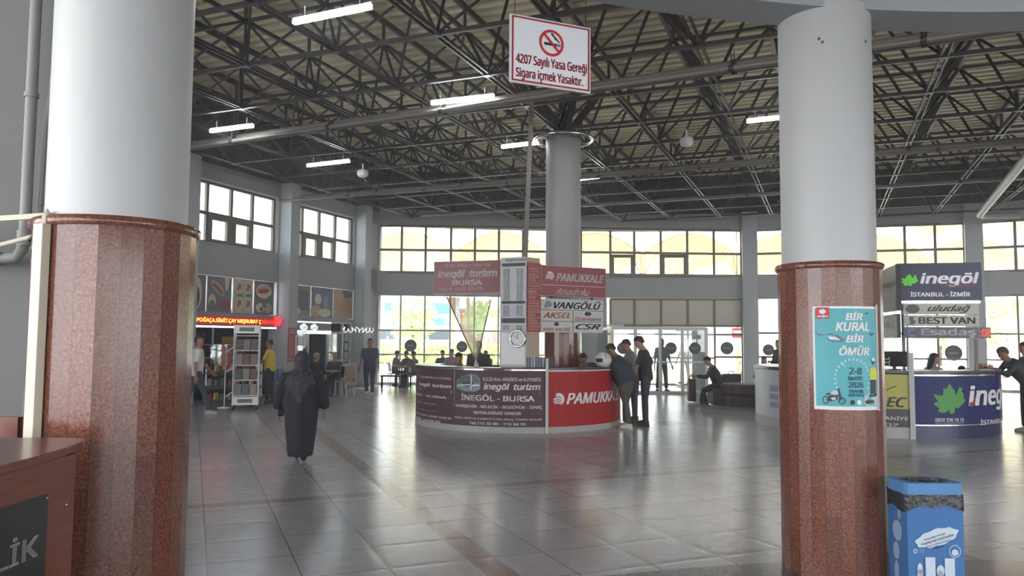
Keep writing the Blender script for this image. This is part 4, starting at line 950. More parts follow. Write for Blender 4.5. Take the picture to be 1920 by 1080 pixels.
def bf(polys, m, name, y=0, box=(0, 0, 1, 1)):
    x0, y0, x1, y1 = box; mb = MB()
    for p in polys: mb.add([(-Wb/2+(x0+(x1-x0)*u)*Wb, -Db/2-.0005-y, (1-(y1+(y0-y1)*v))*Hb) for u, v in p], [list(range(len(p)))])
    return mb.build(name, m, bn)
Mw = mat('white cardboard print', (196, 210, 224), .6)
blob = [(.5+.5*math.cos(t_)*(1+.05*math.sin(7*t_)), .5+.5*math.sin(t_)*(1+.07*math.sin(9*t_))) for t_ in [2*math.pi*k/60 for k in range(60)]]
blob = [(u, v*.62+u*.38) for u, v in blob]
bf([blob], Mw, 'speech_cloud', .001, (.14, .36, .87, .61))
for k, s_ in enumerate(('SUÇUMU DEĞİL', 'YARINLARI KURTARIN', 'GERİ DÖNÜŞÜMLE', 'BAŞLAT')):
    c_ = (-.012, .004, .008, .014)[k]; hw_ = .0062*len(s_)
    lettering(bn, s_, c_-hw_, .4-.026*k, c_+hw_, .417-.026*k, M_txt_black, bold=.01, fn=lambda x, z: Vector((x, -Db/2-.003, z-.015+x*.3)))
bf([[(.2, 0), (.8, 0), (.8, .62), (.2, .62)], ell(.5, .62, .3, .38)], Mw, 'round_tag', .001, (.13, .71, .28, .86)); bf([RECT], Mw, 'square_tag', .001, (.3, .66, .47, .86)); bf([ell(.5, .6, .45, .4), [(.2, 0), (.8, 0), (.8, .62), (.2, .62)]], Mw, 'round_tag', .001, (.48, .73, .63, .86)); bf([RECT], Mw, 'square_tag', .001, (.63, .67, .8, .86))
bf(ringpoly(.44, .5), Mw, 'ring_mark', .001, (.71, .55, .91, .665)); bf([ell(.5, .4, .3, .25)], Mw, 'pot_mark', .001, (.71, .55, .91, .665)); bf(ringpoly(.3, .5), Mw, 'recycling_mark', .001, (.1, .585, .17, .625)); lettering(bn, 'SIFIR\nATIK', -.12, .283, -.085, .308, Mw, fn=lambda x, z: Vector((x, -Db/2-.003, z)))
bs = MB()
for (y_, z_, r1, r2) in ((.0, .40, .06, .07), (.02, .26, .04, .06), (-.03, .53, .02, .05), (.02, .12, .03, .07)):
    bs.add([(-Wb/2+.004, y_+r1*math.cos(2*math.pi*k/20), z_+r2*math.sin(2*math.pi*k/20)) for k in range(20)], [list(range(20))])
bs.build('side_print', mat('dull white print', (150, 168, 190), .6), bn)

# ------------------------------------------------------------------ security desk in the left foreground
dk = thing('security_desk', 'mahogany reception desk with curved top in the left foreground', 'desk', (-2.1, 2.9, 0))
top = [(-1.775, 2.45), (-1.775, 2.72), (-1.78, 2.95), (-1.80, 3.15), (-1.835, 3.33), (-1.885, 3.44), (-1.96, 3.47), (-2.9, 3.44), (-2.9, 3.1), (-2.35, 3.05), (-2.3, 2.45)]
mb = MB(); mb.prism(top, 1.215, 1.25); mb.build('desk_top', M_wood, dk, world=True, bevel=.006)
mb = MB(); mb.prism([(-1.825, 2.4), (-1.80, 3.22), (-1.825, 3.225), (-1.85, 2.4)], .02, 1.215); mb.build('front_panel', M_wood, dk, world=True)
mb = MB(); mb.prism([(-1.80, 3.22), (-1.96, 3.40), (-1.98, 3.38), (-1.825, 3.20)], .02, 1.215); mb.prism([(-1.96, 3.38), (-2.9, 3.36), (-2.9, 3.40), (-1.96, 3.41)], .02, 1.215); mb.build('side_panel', M_wood, dk, world=True)
mb = MB()
for z in (1.02, .62): mb.ball((-1.803, 3.17, z), .007, 8, 6)
mb.build('screw_head', M_chrome, dk, world=True)
mb = MB(); mb.box((-3.0, 3.95, 1.13), (1.0, .04, .32)); mb.box((-3.0, 3.95, .5), (1.0, .04, 1.0)); one('desk_screen', mb, M_wood, 'reddish wooden panel behind the desk at the far left edge', 'panel')
da, db = Vector((-1.838, 1.98, .0)), Vector((-1.8055, 3.04, 0)); dd = (db-da).normalized(); dn = Vector((dd.y, -dd.x, 0))
sg = thing('desk_sign', 'black desk sign with white capital letters on the mahogany desk front', 'sign', (da+dn*.006), math.atan2(dd.y, dd.x))
Wd = (db-da).length; mb = MB(); mb.box((Wd/2, .003, .88), (Wd, .006, .42)); mb.build('plate', mat('black acrylic', (34, 34, 36), .25), sg)
lettering(sg, 'GÜVENLİK', Wd-.86, .865, Wd-.05, .968, mat('silver lettering', (170, 168, 164), .4), y=-.002, bold=.02)
mb = MB(); mb.ball((Wd-.012, -.002, 1.075), .006, 8, 6); mb.build('screw_head', M_chrome, sg)
# ------------------------------------------------------------------ people
M_skin = mat('skin', (168, 128, 108), .6); M_skin2 = mat('tanned skin', (140, 102, 84), .6)
HAIR = {'black': mat('black hair', (34, 30, 30), .6), 'grey': mat('grey hair', (150, 148, 146), .7), 'brown': mat('brown hair', (66, 50, 44), .6)}
M_eye = mat('eye dark', (30, 26, 26), .3); M_lip = mat('lips', (140, 86, 80), .6)
def remesh(name, mb, m, parent, vox=.018, extra=None, smooth=2):
    """unite overlapping shapes into one continuous surface"""
    tmp = mb.build('tmp', m); md = tmp.modifiers.new('r', 'REMESH'); md.mode = 'VOXEL'; md.voxel_size = vox; md.use_smooth_shade = True
    sm = tmp.modifiers.new('s', 'SMOOTH'); sm.iterations = smooth; sm.factor = .5
    dg = bpy.context.evaluated_depsgraph_get(); me = bpy.data.meshes.new_from_object(tmp.evaluated_get(dg))
    bpy.data.objects.remove(tmp)
    if extra:
        bm = bmesh.new(); bm.from_mesh(me); vs = [bm.verts.new(v) for v in extra.v]
        for f in extra.f:
            try: bm.faces.new([vs[i] for i in f]).smooth = True
            except ValueError: pass
        bm.to_mesh(me); bm.free()
    me.name = name
    o = bpy.data.objects.new(name, me); COL.objects.link(o); o.parent = parent
    if not me.materials: me.materials.append(m)
    return o
def rotx(v, a): c, s = math.cos(a), math.sin(a); return Vector((v.x, v.y*c-v.z*s, v.z*c+v.y*s))
def ring(c, ax, ay, rx, ry, n=14): return [c+ax*(rx*math.cos(2*math.pi*k/n))+ay*(ry*math.sin(2*math.pi*k/n)) for k in range(n)]
def person(label, loc, rz, h=1.75, lean=0, side=0, legs=((0, 0, .1), (0, 0, .1)), arms=((0, .12, .2), (0, .12, .2)), head=(0, 0), sit=None,
           top=(60, 62, 72), bottom=(50, 52, 60), shoes=(50, 48, 48), hair='black', skin=None, fat=1.0, sleeve=.5, longhair=False, hairy=True, collar=None, face=True, group=None, vox=.02, hand_bend=.5):
    """legs: (thigh pitch, knee bend, splay) rad; arms: (shoulder pitch, abduction, elbow bend); lean: spine forward"""
    t = thing('person', label, 'person', loc, rz, group); k = h/1.75; skin = skin or M_skin
    X = Vector((1, 0, 0))
    pel = Vector((0, 0, .95)); sp = Vector((math.sin(side), math.sin(lean)*math.cos(side), math.cos(lean)*math.cos(side)))
    fw = Vector((0, math.cos(lean), -math.sin(lean)))
    J = {}
    low = 9
    for s, (a, b, spl) in zip((-1, 1), legs):
        hip = pel+Vector((s*.095, 0, -.03)); d = Vector((s*math.sin(spl), math.sin(a), -math.cos(a))).normalized(); kn = hip+d*.43
        d2 = Vector((s*math.sin(spl)*.6, math.sin(a-b), -math.cos(a-b))).normalized(); an = kn+d2*.42; J[s] = [hip, kn, an, d2]; low = min(low, an.z)
    dz = (.08-low) if sit is None else (sit/k+.06-pel.z)
    off = Vector((0, 0, dz)); pel = pel+off
    for s in J: J[s] = [J[s][0]+off, J[s][1]+off, J[s][2]+off, J[s][3]]
    neck = pel+sp*.52; S = lambda v: v*k
    bod, sh, tr, so, hands = MB(), MB(), MB(), MB(), MB()
    # torso rings (shared by body and shirt)
    prof = [(-.09, .165, .115), (0, .175, .125), (.12, .16, .12), (.28, .178, .125), (.40, .195, .12), (.47, .165, .105), (.52, .09, .08)]
    def torso(mb, g, lo=0, hi=7, extra=0):
        mb.loft([[S(v) for v in ring(pel+sp*z, X, fw, (rx+g)*(fat if z < .35 else (1+fat)/2), (ry+g)*(fat*1.05 if z < .35 else 1))] for z, rx, ry in prof[lo:hi]])
    torso(bod, -.012); torso(sh, .008, 0 if sit is None else 1)
    # neck, head
    hp, hy = head; hd = rotx(sp, -hp); hd.normalize(); nd = (sp+hd).normalized(); top_n = neck+nd*.055
    bod.tube([S(neck-sp*.06), S(neck), S(top_n)], [.075*k, .062*k, .058*k], 12)
    hc = top_n+hd*.11; f0 = hd.cross(X).normalized(); Rm = Matrix.Rotation(hy, 3, hd); f = Rm @ f0; r = Rm @ X
    HM = Matrix(((r.x, f.x, hd.x), (r.y, f.y, hd.y), (r.z, f.z, hd.z)))
    hl = lambda x, y, z: S(hc+HM @ Vector((x, y, z)))
    secs = [(-.125, .028, .034, .045), (-.10, .05, .058, .03), (-.06, .063, .078, .015), (-.01, .072, .092, .003), (.04, .075, .096, -.004), (.08, .066, .085, -.008), (.108, .042, .055, -.01), (.12, .012, .016, -.01)]
    bod.loft([[hl(rx*math.cos(2*math.pi*q/16), cy_+ry*math.sin(2*math.pi*q/16), z) for q in range(16)] for z, rx, ry, cy_ in secs])
    if face:
        bod.loft([[hl(x*w_, y, z) for x, y in ((-.012, .075), (.012, .075), (.006, d_), (-.006, d_))] for z, w_, d_ in ((.015, .7, .095), (-.02, 1, .112), (-.035, 1.2, .106))], smooth=False)
        for s in (-1, 1): bod.ball(hl(s*.076, -.005, -.01), .024*k, 8, 6, M=(HM @ Matrix.Diagonal((.35, .8, 1.2))).to_4x4())
    # legs
    for s in (-1, 1):
        hip, kn, an, d2 = J[s]
        for mb, g in ((bod, -.01), (tr, .006)):
            e = an if mb is bod else an+(kn-an)*.06
            mb.tube([S(hip+Vector((0, 0, .05))), S(hip+(kn-hip)*.3), S(kn), S(kn+(an-kn)*.35), S(e)], [(.092*fat+g)*k, (.086*fat+g)*k, (.062+g)*k, (.06+g)*k, (.046+g*1.8)*k], 12)
        fwd = Vector((0, 1, 0)) if abs(d2.y) < .8 else Vector((0, .6, .2)).normalized()
        fd = Vector((s*.12, fwd.y, max(-.3, min(.3, -(-d2.y)*.0)))).normalized()
        z0 = max(an.z-.08, 0) if sit is None or an.z < .2 else an.z-.08
        toe = an+fd*.17; base = an-fd*.06
        so.tube([S(Vector((base.x, base.y, z0+.045))), S(Vector((an.x, an.y, z0+.055))), S(Vector(((an+fd*.08).x, (an+fd*.08).y, z0+.042))), S(Vector((toe.x, toe.y, z0+.03)))], [(.038*k, .042*k), (.043*k, .05*k), (.045*k, .04*k), (.036*k, .026*k)], 10)
        so.box(S(Vector(((an+fd*.055).x, (an+fd*.055).y, z0+.012))), (.085*k, .25*k, .024*k), math.atan2(fd.y, fd.x)-math.pi/2)
    # pelvis of trousers
    tr.loft([[S(v) for v in ring(pel+sp*z, X, fw, (rx+.004)*fat, (ry+.004)*fat)] for z, rx, ry in ((-.10, .14, .1), (-.05, .165, .112), (.03, .162, .112))])
    # arms
    for s, (a, ab, el) in zip((-1, 1), arms):
        shd = pel+sp*.455+X*(s*.195*((1+fat)/2))
        d = Vector((s*math.sin(ab), 0, -math.cos(ab))); d = rotx(d, a); el_ = shd+d*.29
        ax = rotx(X, 0); d3 = rotx(d, el); d3 = Vector((d3.x-s*math.sin(el)*math.sin(ab)*.9, d3.y, d3.z)).normalized(); wr = el_+d3*.255
        bod.tube([S(shd-X*s*.05), S(shd), S(shd+d*.14), S(el_), S(el_+d3*.09), S(wr), S(wr+d3*.03)], [.05*k, .05*k, .045*k, .038*k, .039*k, .026*k, .024*k], 10)
        e = shd+d*.29*min(1, sleeve*2)
        pts = [S(shd-X*s*.07+sp*.01), S(shd+sp*.005), S(shd+(e-shd)*.5), S(e)]; rr = [.062*k, .064*k, .058*k, (.055 if sleeve <= .5 else .05)*k]
        if sleeve > .5: q = el_+d3*.255*min(1, (sleeve-.5)*2); pts += [S(el_+(q-el_)*.5), S(q)]; rr += [.046*k, .042*k]
        sh.tube(pts, rr, 12)
        # hand: palm, four fingers, thumb
        pn = d3.cross(Vector((0, 0, 1))); pn = pn.normalized() if pn.length > .2 else X*s; sd = d3.cross(pn).normalized()
        pb = wr+d3*.02
        hands.loft([[S(pb+d3*z+sd*(w_*math.cos(q*math.pi/4))+pn*(th*math.sin(q*math.pi/4))) for q in range(8)] for z, w_, th in ((-.01, .024, .018), (.03, .038, .016), (.075, .042, .013), (.09, .04, .01))])
        for q, L_ in zip(range(4), (.07, .08, .074, .058)):
            o = pb+d3*.085+sd*(-.03+.02*q); b1 = (d3+pn*(-s*hand_bend*.5)).normalized(); b2 = (d3+pn*(-s*hand_bend*1.5)).normalized()
            hands.tube([S(o), S(o+b1*L_*.5), S(o+b1*L_*.5+b2*L_*.5)], [.009*k, .0085*k, .007*k], 6)
        o = pb+d3*.02-sd*.034; b1 = (d3*.7-sd*.7-pn*s*.2).normalized(); hands.tube([S(o), S(o+b1*.035), S(o+b1*.035+(d3-pn*s*.3).normalized()*.03)], [.011*k, .01*k, .008*k], 6)
    remesh('body', bod, skin, t, vox*k, hands)
    remesh('shirt', sh, mat('cloth %d %d %d' % top, top, .8, var=.12, scale=7), t, vox*k)
    remesh('trousers', tr, mat('trousers %d %d %d' % bottom, bottom, .85, var=.1, scale=7), t, vox*k)
    remesh('shoes', so, mat('shoes %d %d %d' % shoes, shoes, .6), t, .014*k, smooth=1)
    if hairy:
        hb = MB()
        hs = [(-.05, .05, .045, -.062), (-.01, .076, .06, -.045), (.03, .082, .09, -.022), (.07, .078, .098, -.012), (.105, .058, .075, -.008), (.13, .02, .03, -.006)]
        hb.loft([[hl(rx*math.cos(2*math.pi*q/16), cy_+ry*math.sin(2*math.pi*q/16), z+(.012*max(0, math.sin(2*math.pi*q/16)) if z < .1 else 0)) for q in range(16)] for z, rx, ry, cy_ in hs])
        if longhair:
            hb.loft([[hl(rx*math.cos(2*math.pi*q/14), cy_+ry*math.sin(2*math.pi*q/14), z) for q in range(14)] for z, rx, ry, cy_ in ((.03, .085, .06, -.05), (-.06, .088, .05, -.06), (-.16, .09, .045, -.07), (-.25, .075, .035, -.075))])
        remesh('hair', hb, HAIR[hair], t, .013*k, smooth=1)
    if face:
        e = MB()
        for s in (-1, 1): e.ball(hl(s*.03, .083, .008), .009*k, 8, 6)
        e.build('eyes', M_eye, t); e = MB(); e.tube([hl(-.024, .086, -.062), hl(0, .094, -.06), hl(.024, .086, -.062)], .006*k, 6); e.build('mouth', M_lip, t)
    if collar:
        c = MB(); c.tube([S(neck+ring(Vector(), X, fw, .075, .07)[q % 14]+sp*(.0+.012*math.cos(2*math.pi*q/14+math.pi/2))) for q in range(15)], .014*k, 6, cap=False); c.build('collar', mat('collar %d' % collar[0], collar, .7), t)
    t['_hc'] = list(S(hc)); return t

def clean(o):
    if '_hc' in o: del o['_hc']
    return o
stand = ((.06, .05, .08), (-.04, .05, .08)); walk = ((.42, .12, .04), (-.28, .35, .04)); seat_l = ((1.45, 1.45, .12), (1.45, 1.45, .12))
g = lambda px, py: G(px, py, 0)
PEOPLE = []
def add(*a, **k): PEOPLE.append(person(*a, **k)); return PEOPLE[-1]
# at the middle island
add('stout person in dark jacket and olive trousers leaning on the red counter, white trainers', (2.24, 15.14, 0), R_(62), 1.70, lean=.42, legs=((-.12, .06, .1), (.12, .1, .08)), arms=((1.15, .15, .45), (1.0, .2, .5)), head=(.25, 0), top=(50, 50, 62), bottom=(78, 76, 68), shoes=(206, 202, 192), fat=1.6, sleeve=1.0, skin=M_skin2)
add('tall person in dark polo shirt, hand on hip, head bowed at the red counter', (2.72, 15.62, 0), R_(72), 1.80, lean=.1, legs=((.0, .05, .12), (.1, .12, .1)), arms=((.35, .1, .9), (-.55, .55, 1.5)), head=(.45, 0), top=(44, 43, 50), bottom=(58, 62, 72), shoes=(48, 46, 48), sleeve=.42, collar=(150, 150, 152), fat=1.02)
add('person in light shirt partly hidden behind the two at the red counter', (2.62, 16.45, 0), R_(95), 1.74, lean=.2, legs=stand, arms=((.6, .1, .9), (.6, .1, .9)), head=(.3, 0), top=(150, 146, 146), bottom=(70, 72, 80), hair='brown', sleeve=.5)
a = IL.c
add('clerk with dark hair seated behind the red counter', (1.5, 15.55, 0), R_(150), 1.7, legs=seat_l, sit=.62, arms=((.7, .1, .9), (.7, .1, .9)), lean=.15, head=(.3, 0), top=(70, 66, 70), hair='black')
add('clerk seated behind the mauve counter left of the pennant', (-1.05, 16.2, 0), R_(160), 1.7, legs=seat_l, sit=.6, arms=((.7, .1, .9), (.7, .1, .9)), lean=.15, head=(.25, .3), top=(58, 54, 58))
add('dark clad person behind the pennant at the middle island', (-.72, 16.9, 0), R_(180), 1.66, legs=stand, arms=((.2, .1, .5), (.2, .1, .5)), head=(.1, 0), top=(60, 58, 60), bottom=(50, 50, 54), fat=1.15, sleeve=1)
# walkers on the left
add('person in white T-shirt and dark jeans striding right beside the left column', g(366, 777), R_(-62), 1.78, lean=.04, legs=((-.30, .2, .04), (.36, .1, .04)), arms=((.35, .1, .5), (-.25, .12, .3)), head=(.05, -.5), top=(196, 190, 188), bottom=(48, 54, 72), shoes=(150, 146, 146), sleeve=.42, skin=M_skin2)
add('person in yellow shirt and dark trousers standing by the snack shop', (-6.35, 20.3, 0), R_(95), 1.66, lean=.03, legs=stand, arms=((.5, .08, .7), (.3, .1, .9)), head=(.1, 0), top=(212, 182, 66), bottom=(44, 46, 60), shoes=(50, 46, 46), sleeve=.42, fat=1.12, hair='brown', skin=M_skin2)
add('bald person in navy polo shirt walking towards the camera by the cafe', g(692, 741), R_(178), 1.70, legs=((.22, .1, .05), (-.14, .25, .05)), arms=((.15, .18, .2), (-.12, .2, .25)), head=(-.05, 0), top=(62, 66, 84), bottom=(54, 62, 80), shoes=(186, 184, 180), sleeve=.42, fat=1.15, hair='brown', skin=M_skin2)
# cafe guests
add('grey haired cafe guest in black top seated with back to the camera', (-5.72, 22.4, 0), R_(-25), 1.68, legs=seat_l, sit=.46, arms=((.5, .1, 1.0), (.5, .1, 1.0)), lean=.12, head=(.1, -.5), top=(40, 38, 44), hair='grey', sleeve=1)
add('grey haired cafe guest in dark vest and white shirt facing the camera', (-5.32, 23.3, 0), R_(165), 1.68, legs=((1.45, 1.4, .1), (1.3, 1.2, .1)), sit=.46, arms=((.5, .12, 1.1), (.4, .12, 1.0)), lean=.05, head=(.1, 0), top=(72, 68, 76), hair='grey', sleeve=1, collar=(206, 206, 206))
# right half
add('person in dark clothes seated at the left end of the round bench, holding a phone', (5.52, 20.6, 0), R_(78), 1.72, legs=((1.25, 1.1, .1), (1.15, 1.35, .1)), sit=.5, arms=((.55, .1, 1.1), (.55, .1, 1.1)), lean=.35, head=(.35, 0), top=(52, 50, 54), bottom=(56, 54, 58), shoes=(176, 170, 166), sleeve=1, fat=1.15, face=True)
add('long haired person seated on the far side of the round bench', (7.0, 21.3, 0), R_(150), 1.62, legs=seat_l, sit=.5, arms=((.5, .1, 1.1), (.5, .1, 1.1)), lean=.1, head=(.1, .4), top=(86, 80, 84), bottom=(120, 116, 116), longhair=True, hair='brown')
add('person in black standing by the grey pillar behind the round bench', (8.05, 23.2, 0), R_(100), 1.74, legs=stand, arms=((.5, .1, .9), (.2, .1, .3)), head=(.1, 0), top=(42, 42, 46), bottom=(46, 46, 52), sleeve=1, fat=1.1)
add('person in pale shirt and dark trousers standing inside the glass vestibule', (5.05, 25.9, 0), R_(200), 1.76, legs=stand, arms=((.1, .2, .3), (-.1, .15, .2)), top=(150, 148, 146), bottom=(70, 68, 70), hair='brown')
add('person in pale clothes standing outside behind the vestibule doors', (6.95, 30.9, 0), R_(20), 1.76, legs=stand, arms=((.1, .2, .3), (-.1, .15, .2)), top=(196, 190, 184), bottom=(150, 148, 146), hair='brown')
add('long dark haired clerk in lilac grey top behind the navy counter', (8.6, 15.8, 0), R_(-80), 1.68, legs=seat_l, sit=.66, arms=((.7, .1, .9), (.8, .1, .9)), lean=.08, head=(.15, -.1), top=(166, 158, 164), longhair=True, hair='black')
add('second clerk behind the navy counter, only dark hair showing', (9.25, 15.85, 0), R_(150), 1.66, legs=seat_l, sit=.42, arms=((.7, .1, .9), (.8, .1, .9)), lean=.1, head=(.2, 0), top=(70, 70, 78))
add('person in dark jacket bent forward leaning on the navy counter at far right', (9.9, 14.75, 0), R_(80), 1.78, lean=.72, legs=((-.05, .05, .1), (.1, .12, .1)), arms=((.7, .15, 1.35), (.6, .2, 1.5)), head=(-.1, 0), top=(52, 56, 60), bottom=(52, 54, 64), shoes=(150, 148, 150), sleeve=1, fat=1.12, hair='brown', skin=M_skin2)
add('person in black at the very right edge behind the bent customer', (10.35, 15.35, 0), R_(80), 1.72, lean=.15, legs=stand, arms=((.6, .1, .7), (.6, .1, .7)), head=(.1, 0), top=(44, 48, 52), bottom=(48, 50, 58), sleeve=1, fat=1.1)
# far left by the windows
for px, py, rz, lb, tp, hr in ((742, 718, -70, 'hazy seated figure left at the far window table', (110, 108, 108), 'brown'), (766, 719, 60, 'hazy seated figure right at the far window table, nearer one', (96, 94, 96), 'black'), (780, 722, 70, 'hazy seated figure right at the far window table, farther one', (120, 112, 112), 'black')):
    q = g(px, py+4); q = Vector((q.x, q.y-.3, 0)); add(lb, q, R_(rz), 1.66, legs=seat_l, sit=.46, arms=((.6, .1, .9), (.6, .1, .9)), lean=.1, head=(.1, 0), top=tp, hair=hr, face=False, vox=.028)
for px, Y, sit, lb, tp in ((831, 27.4, .5, 'dark haired head seen over the mauve counter against the windows', (90, 88, 90)), (848, 26.4, .55, 'seated figure in pinkish top beyond the mauve counter', (150, 128, 128)), (912, 27.0, .5, 'seated figure beyond the counter right of the pennant', (120, 112, 110))):
    q = P(px, 640, Y); add(lb, (q.x, Y, 0), R_(170), 1.66, legs=seat_l, sit=sit, arms=((.6, .1, .9), (.6, .1, .9)), lean=.1, head=(.1, 0), top=tp, face=False, vox=.028)
q = P(1384, 640, 31.5); add('person with bag passing outside beyond the window right of the vestibule', (q.x+.9, 33.2, 0), R_(60), 1.7, legs=walk, arms=((.2, .2, .4), (.2, .2, .4)), top=(120, 112, 108), bottom=(90, 86, 84), face=False, vox=.028)
for o in PEOPLE: clean(o)

# woman in black robe and patterned scarf, walking away
wq = g(562, 866)
wm = thing('person', 'person in long black robe and dark patterned headscarf walking away in the open floor', 'person', (wq.x, wq.y, 0), R_(8))
b = MB(); b.loft([[Vector((rx*math.cos(2*math.pi*q/16), cy_+ry*math.sin(2*math.pi*q/16), z)) for q in range(16)] for z, rx, ry, cy_ in ((1.24, .03, .04, .05), (1.30, .06, .07, .03), (1.38, .072, .09, .02), (1.45, .065, .085, .01), (1.51, .02, .03, .0))])
b.tube([(0, 0, 1.0), (0, 0, 1.2), (0, .01, 1.3)], [.1, .06, .05], 10); hd_ = MB()
for s in (-1, 1):
    b.tube([(s*.06, .0, 1.0), (s*.09, 0, .6), (s*.08, s*.02, .12)], [.1, .08, .04], 10)
    b.tube([(0, 0, 1.1), (s*.19, 0, 1.18), (s*.27, -.02, .95), (s*.30, .03, .78), (s*.31, .06, .70)], [.06, .05, .04, .032, .025], 10)
    wr = Vector((s*.31, .06, .70)); d3 = Vector((s*.05, .15, -1)).normalized(); pn = Vector((1, 0, 0)); sd = Vector((0, 1, .15)).normalized()
    hd_.loft([[wr+d3*z+sd*(w_*math.cos(q*math.pi/4))+pn*(th*math.sin(q*math.pi/4)) for q in range(8)] for z, w_, th in ((-.02, .024, .018), (.03, .036, .02), (.07, .04, .016), (.085, .036, .012))])
    for q, L_ in zip(range(4), (.068, .076, .07, .056)):
        o = wr+d3*.08+sd*(-.028+.019*q); hd_.tube([o, o+(d3-pn*s*.25).normalized()*L_*.5, o+(d3-pn*s*.25).normalized()*L_*.5+(d3-pn*s*.8).normalized()*L_*.5], [.009, .0085, .007], 6)
    o = wr+d3*.02+sd*.03; hd_.tube([o, o+(d3+sd*.7).normalized()*.04, o+(d3+sd*.7).normalized()*.04+d3*.03], [.011, .01, .008], 6)
remesh('body', b, M_skin, wm, .016, hd_)
r_ = MB()
def fold(z0, rx, ry, amp, ph, n=40): return [Vector(((rx+amp*math.sin(9*2*math.pi*q/n+ph))*math.cos(2*math.pi*q/n), (ry+amp*math.sin(7*2*math.pi*q/n+ph))*math.sin(2*math.pi*q/n), z0)) for q in range(n)]
r_.loft([fold(.08, .165, .14, .012, 0), fold(.25, .185, .155, .012, .3), fold(.5, .215, .17, .01, .6), fold(.75, .232, .18, .008, .8), fold(.95, .24, .18, .004, 1), fold(1.1, .25, .17, .002, 1), fold(1.2, .2, .13, 0, 0), fold(1.26, .09, .09, 0, 0)])
for s in (-1, 1): r_.tube([(s*.1, 0, 1.17), (s*.2, 0, 1.15), (s*.28, -.02, .95), (s*.315, .03, .78), (s*.318, .05, .735)], [.09, .1, .085, .075, .06], 14)
remesh('robe', r_, mat('black robe cloth', (40, 39, 47), .85, var=.15, scale=5), wm, .018)
sc_ = MB()
sc_.loft([[Vector((rx*math.cos(2*math.pi*q/20), cy_+ry*math.sin(2*math.pi*q/20), z)) for q in range(20)] for z, rx, ry, cy_ in ((1.06, .27, .15, -.01), (1.16, .235, .15, -.01), (1.23, .15, .13, 0), (1.29, .10, .11, .0), (1.37, .105, .12, -.005), (1.44, .105, .118, -.005), (1.495, .08, .092, -.005), (1.525, .04, .05, -.005))])
sc_.loft([[Vector((w_*x, y, z)) for x, y in ((-1, -.12), (-.5, -.185-b_), (0, -.2-b_), (.5, -.185-b_), (1, -.12), (.5, -.12), (0, -.13), (-.5, -.12))] for z, w_, b_ in ((1.2, .17, 0), (1.08, .23, .02), (.98, .16, .03), (.9, .1, .035), (.82, .03, .035), (.79, .012, .03))])
def scarf_mat():
    m = mat('patterned scarf', (54, 50, 62), .8); n = m.node_tree; b = n.nodes['Principled BSDF']; t = n.nodes.new('ShaderNodeTexCoord'); v = n.nodes.new('ShaderNodeTexVoronoi'); v.inputs['Scale'].default_value = 14
    r = n.nodes.new('ShaderNodeValToRGB'); n.links.new(t.outputs['Object'], v.inputs['Vector']); n.links.new(v.outputs['Distance'], r.inputs[0]); n.links.new(r.outputs[0], b.inputs['Base Color'])
    r.color_ramp.elements[0].color = (*s2l((92, 84, 102)), 1); r.color_ramp.elements[0].position = .15; r.color_ramp.elements[1].color = (*s2l((56, 51, 64)), 1); r.color_ramp.elements[1].position = .4; return m
remesh('headscarf', sc_, scarf_mat(), wm, .016)
s_ = MB()
s_.tube([(-.07, .16, .06), (-.07, .24, .06), (-.07, .34, .035)], [(.04, .04), (.045, .05), (.035, .03)], 10); s_.tube([(.05, -.08, .12), (.05, -.02, .06), (.05, .1, .035)], [(.04, .04), (.045, .05), (.035, .03)], 10)
remesh('shoes', s_, mat('black shoes', (44, 42, 44), .5), wm, .012, smooth=1)
hb = thing('handbag', 'black handbag carried at the left hip of the person in black robe', 'bag', (wq.x-.27, wq.y+.02, .62), R_(8))
mb = MB(); mb.box((-.02, .12, .12), (.1, .3, .24)); mb.build('bag_body', mat('black leather', (34, 33, 38), .4), hb, bevel=.02); mb = MB(); mb.tube([(-.02, .0, .22), (-.02, .04, .38), (-.02, .12, .44), (-.02, .2, .38), (-.02, .24, .22)], .012, 6); mb.build('strap', mat('black leather', (34, 33, 38), .4), hb)
# ------------------------------------------------------------------ shops in the left wall
def on_wall(t, p, z): return LW(t, p, z)
def wall_sign(name, label, t0, t1, p, z0, z1, th, m, edge=M_white, cat='sign', group=None):
    a, b = LW(max(t0, t1), p, 0), LW(min(t0, t1), p, 0); return panel_sign(name, label, a, b, z0, z1, th, m, edge, cat, group)
# red LED ticker board and its tube
sg, W, H = wall_sign('led_ticker', 'long red LED ticker board glowing over the snack shop', 9.2, 5.72, .12, 2.05, 2.3, .09, mat('lit red led field', (176, 14, 10), .4, emit=.3), M_black)
ft(sg, W, H, 'ET.POĞAÇA.SİMİT.ÇAY MEŞRUBAT Ç', .02, .2, .80, .82, mat('amber led', (255, 180, 70), .4, emit=2.4), bold=.012); ft(sg, W, H, 'EŞİTLERİ', .81, .25, .985, .8, mat('red led', (255, 60, 40), .4, emit=1.6), bold=.0)
mb = MB(); mb.box((W/2, .03, -.05), (W, .05, .05)); mb.build('tube', mat('violet white tube', (226, 206, 255), .4, emit=2.2), sg)
q = LW(5.68, .14, 2.2); t = thing('neon_sign', 'small red glowing round neon sign beside the end of the LED ticker', 'sign', (q.x, q.y, q.z-.14), 0)
mb = MB(); mb.tube([(0, -.1, .14), (0, -.14, .14)], .15, 20, smooth=False); mb.build('disc', mat('lit red disc', (230, 30, 36), .4, emit=1.0), t); mb = MB(); mb.box((0, -.04, .14), (.05, .12, .05)); mb.build('arm', M_black, t)
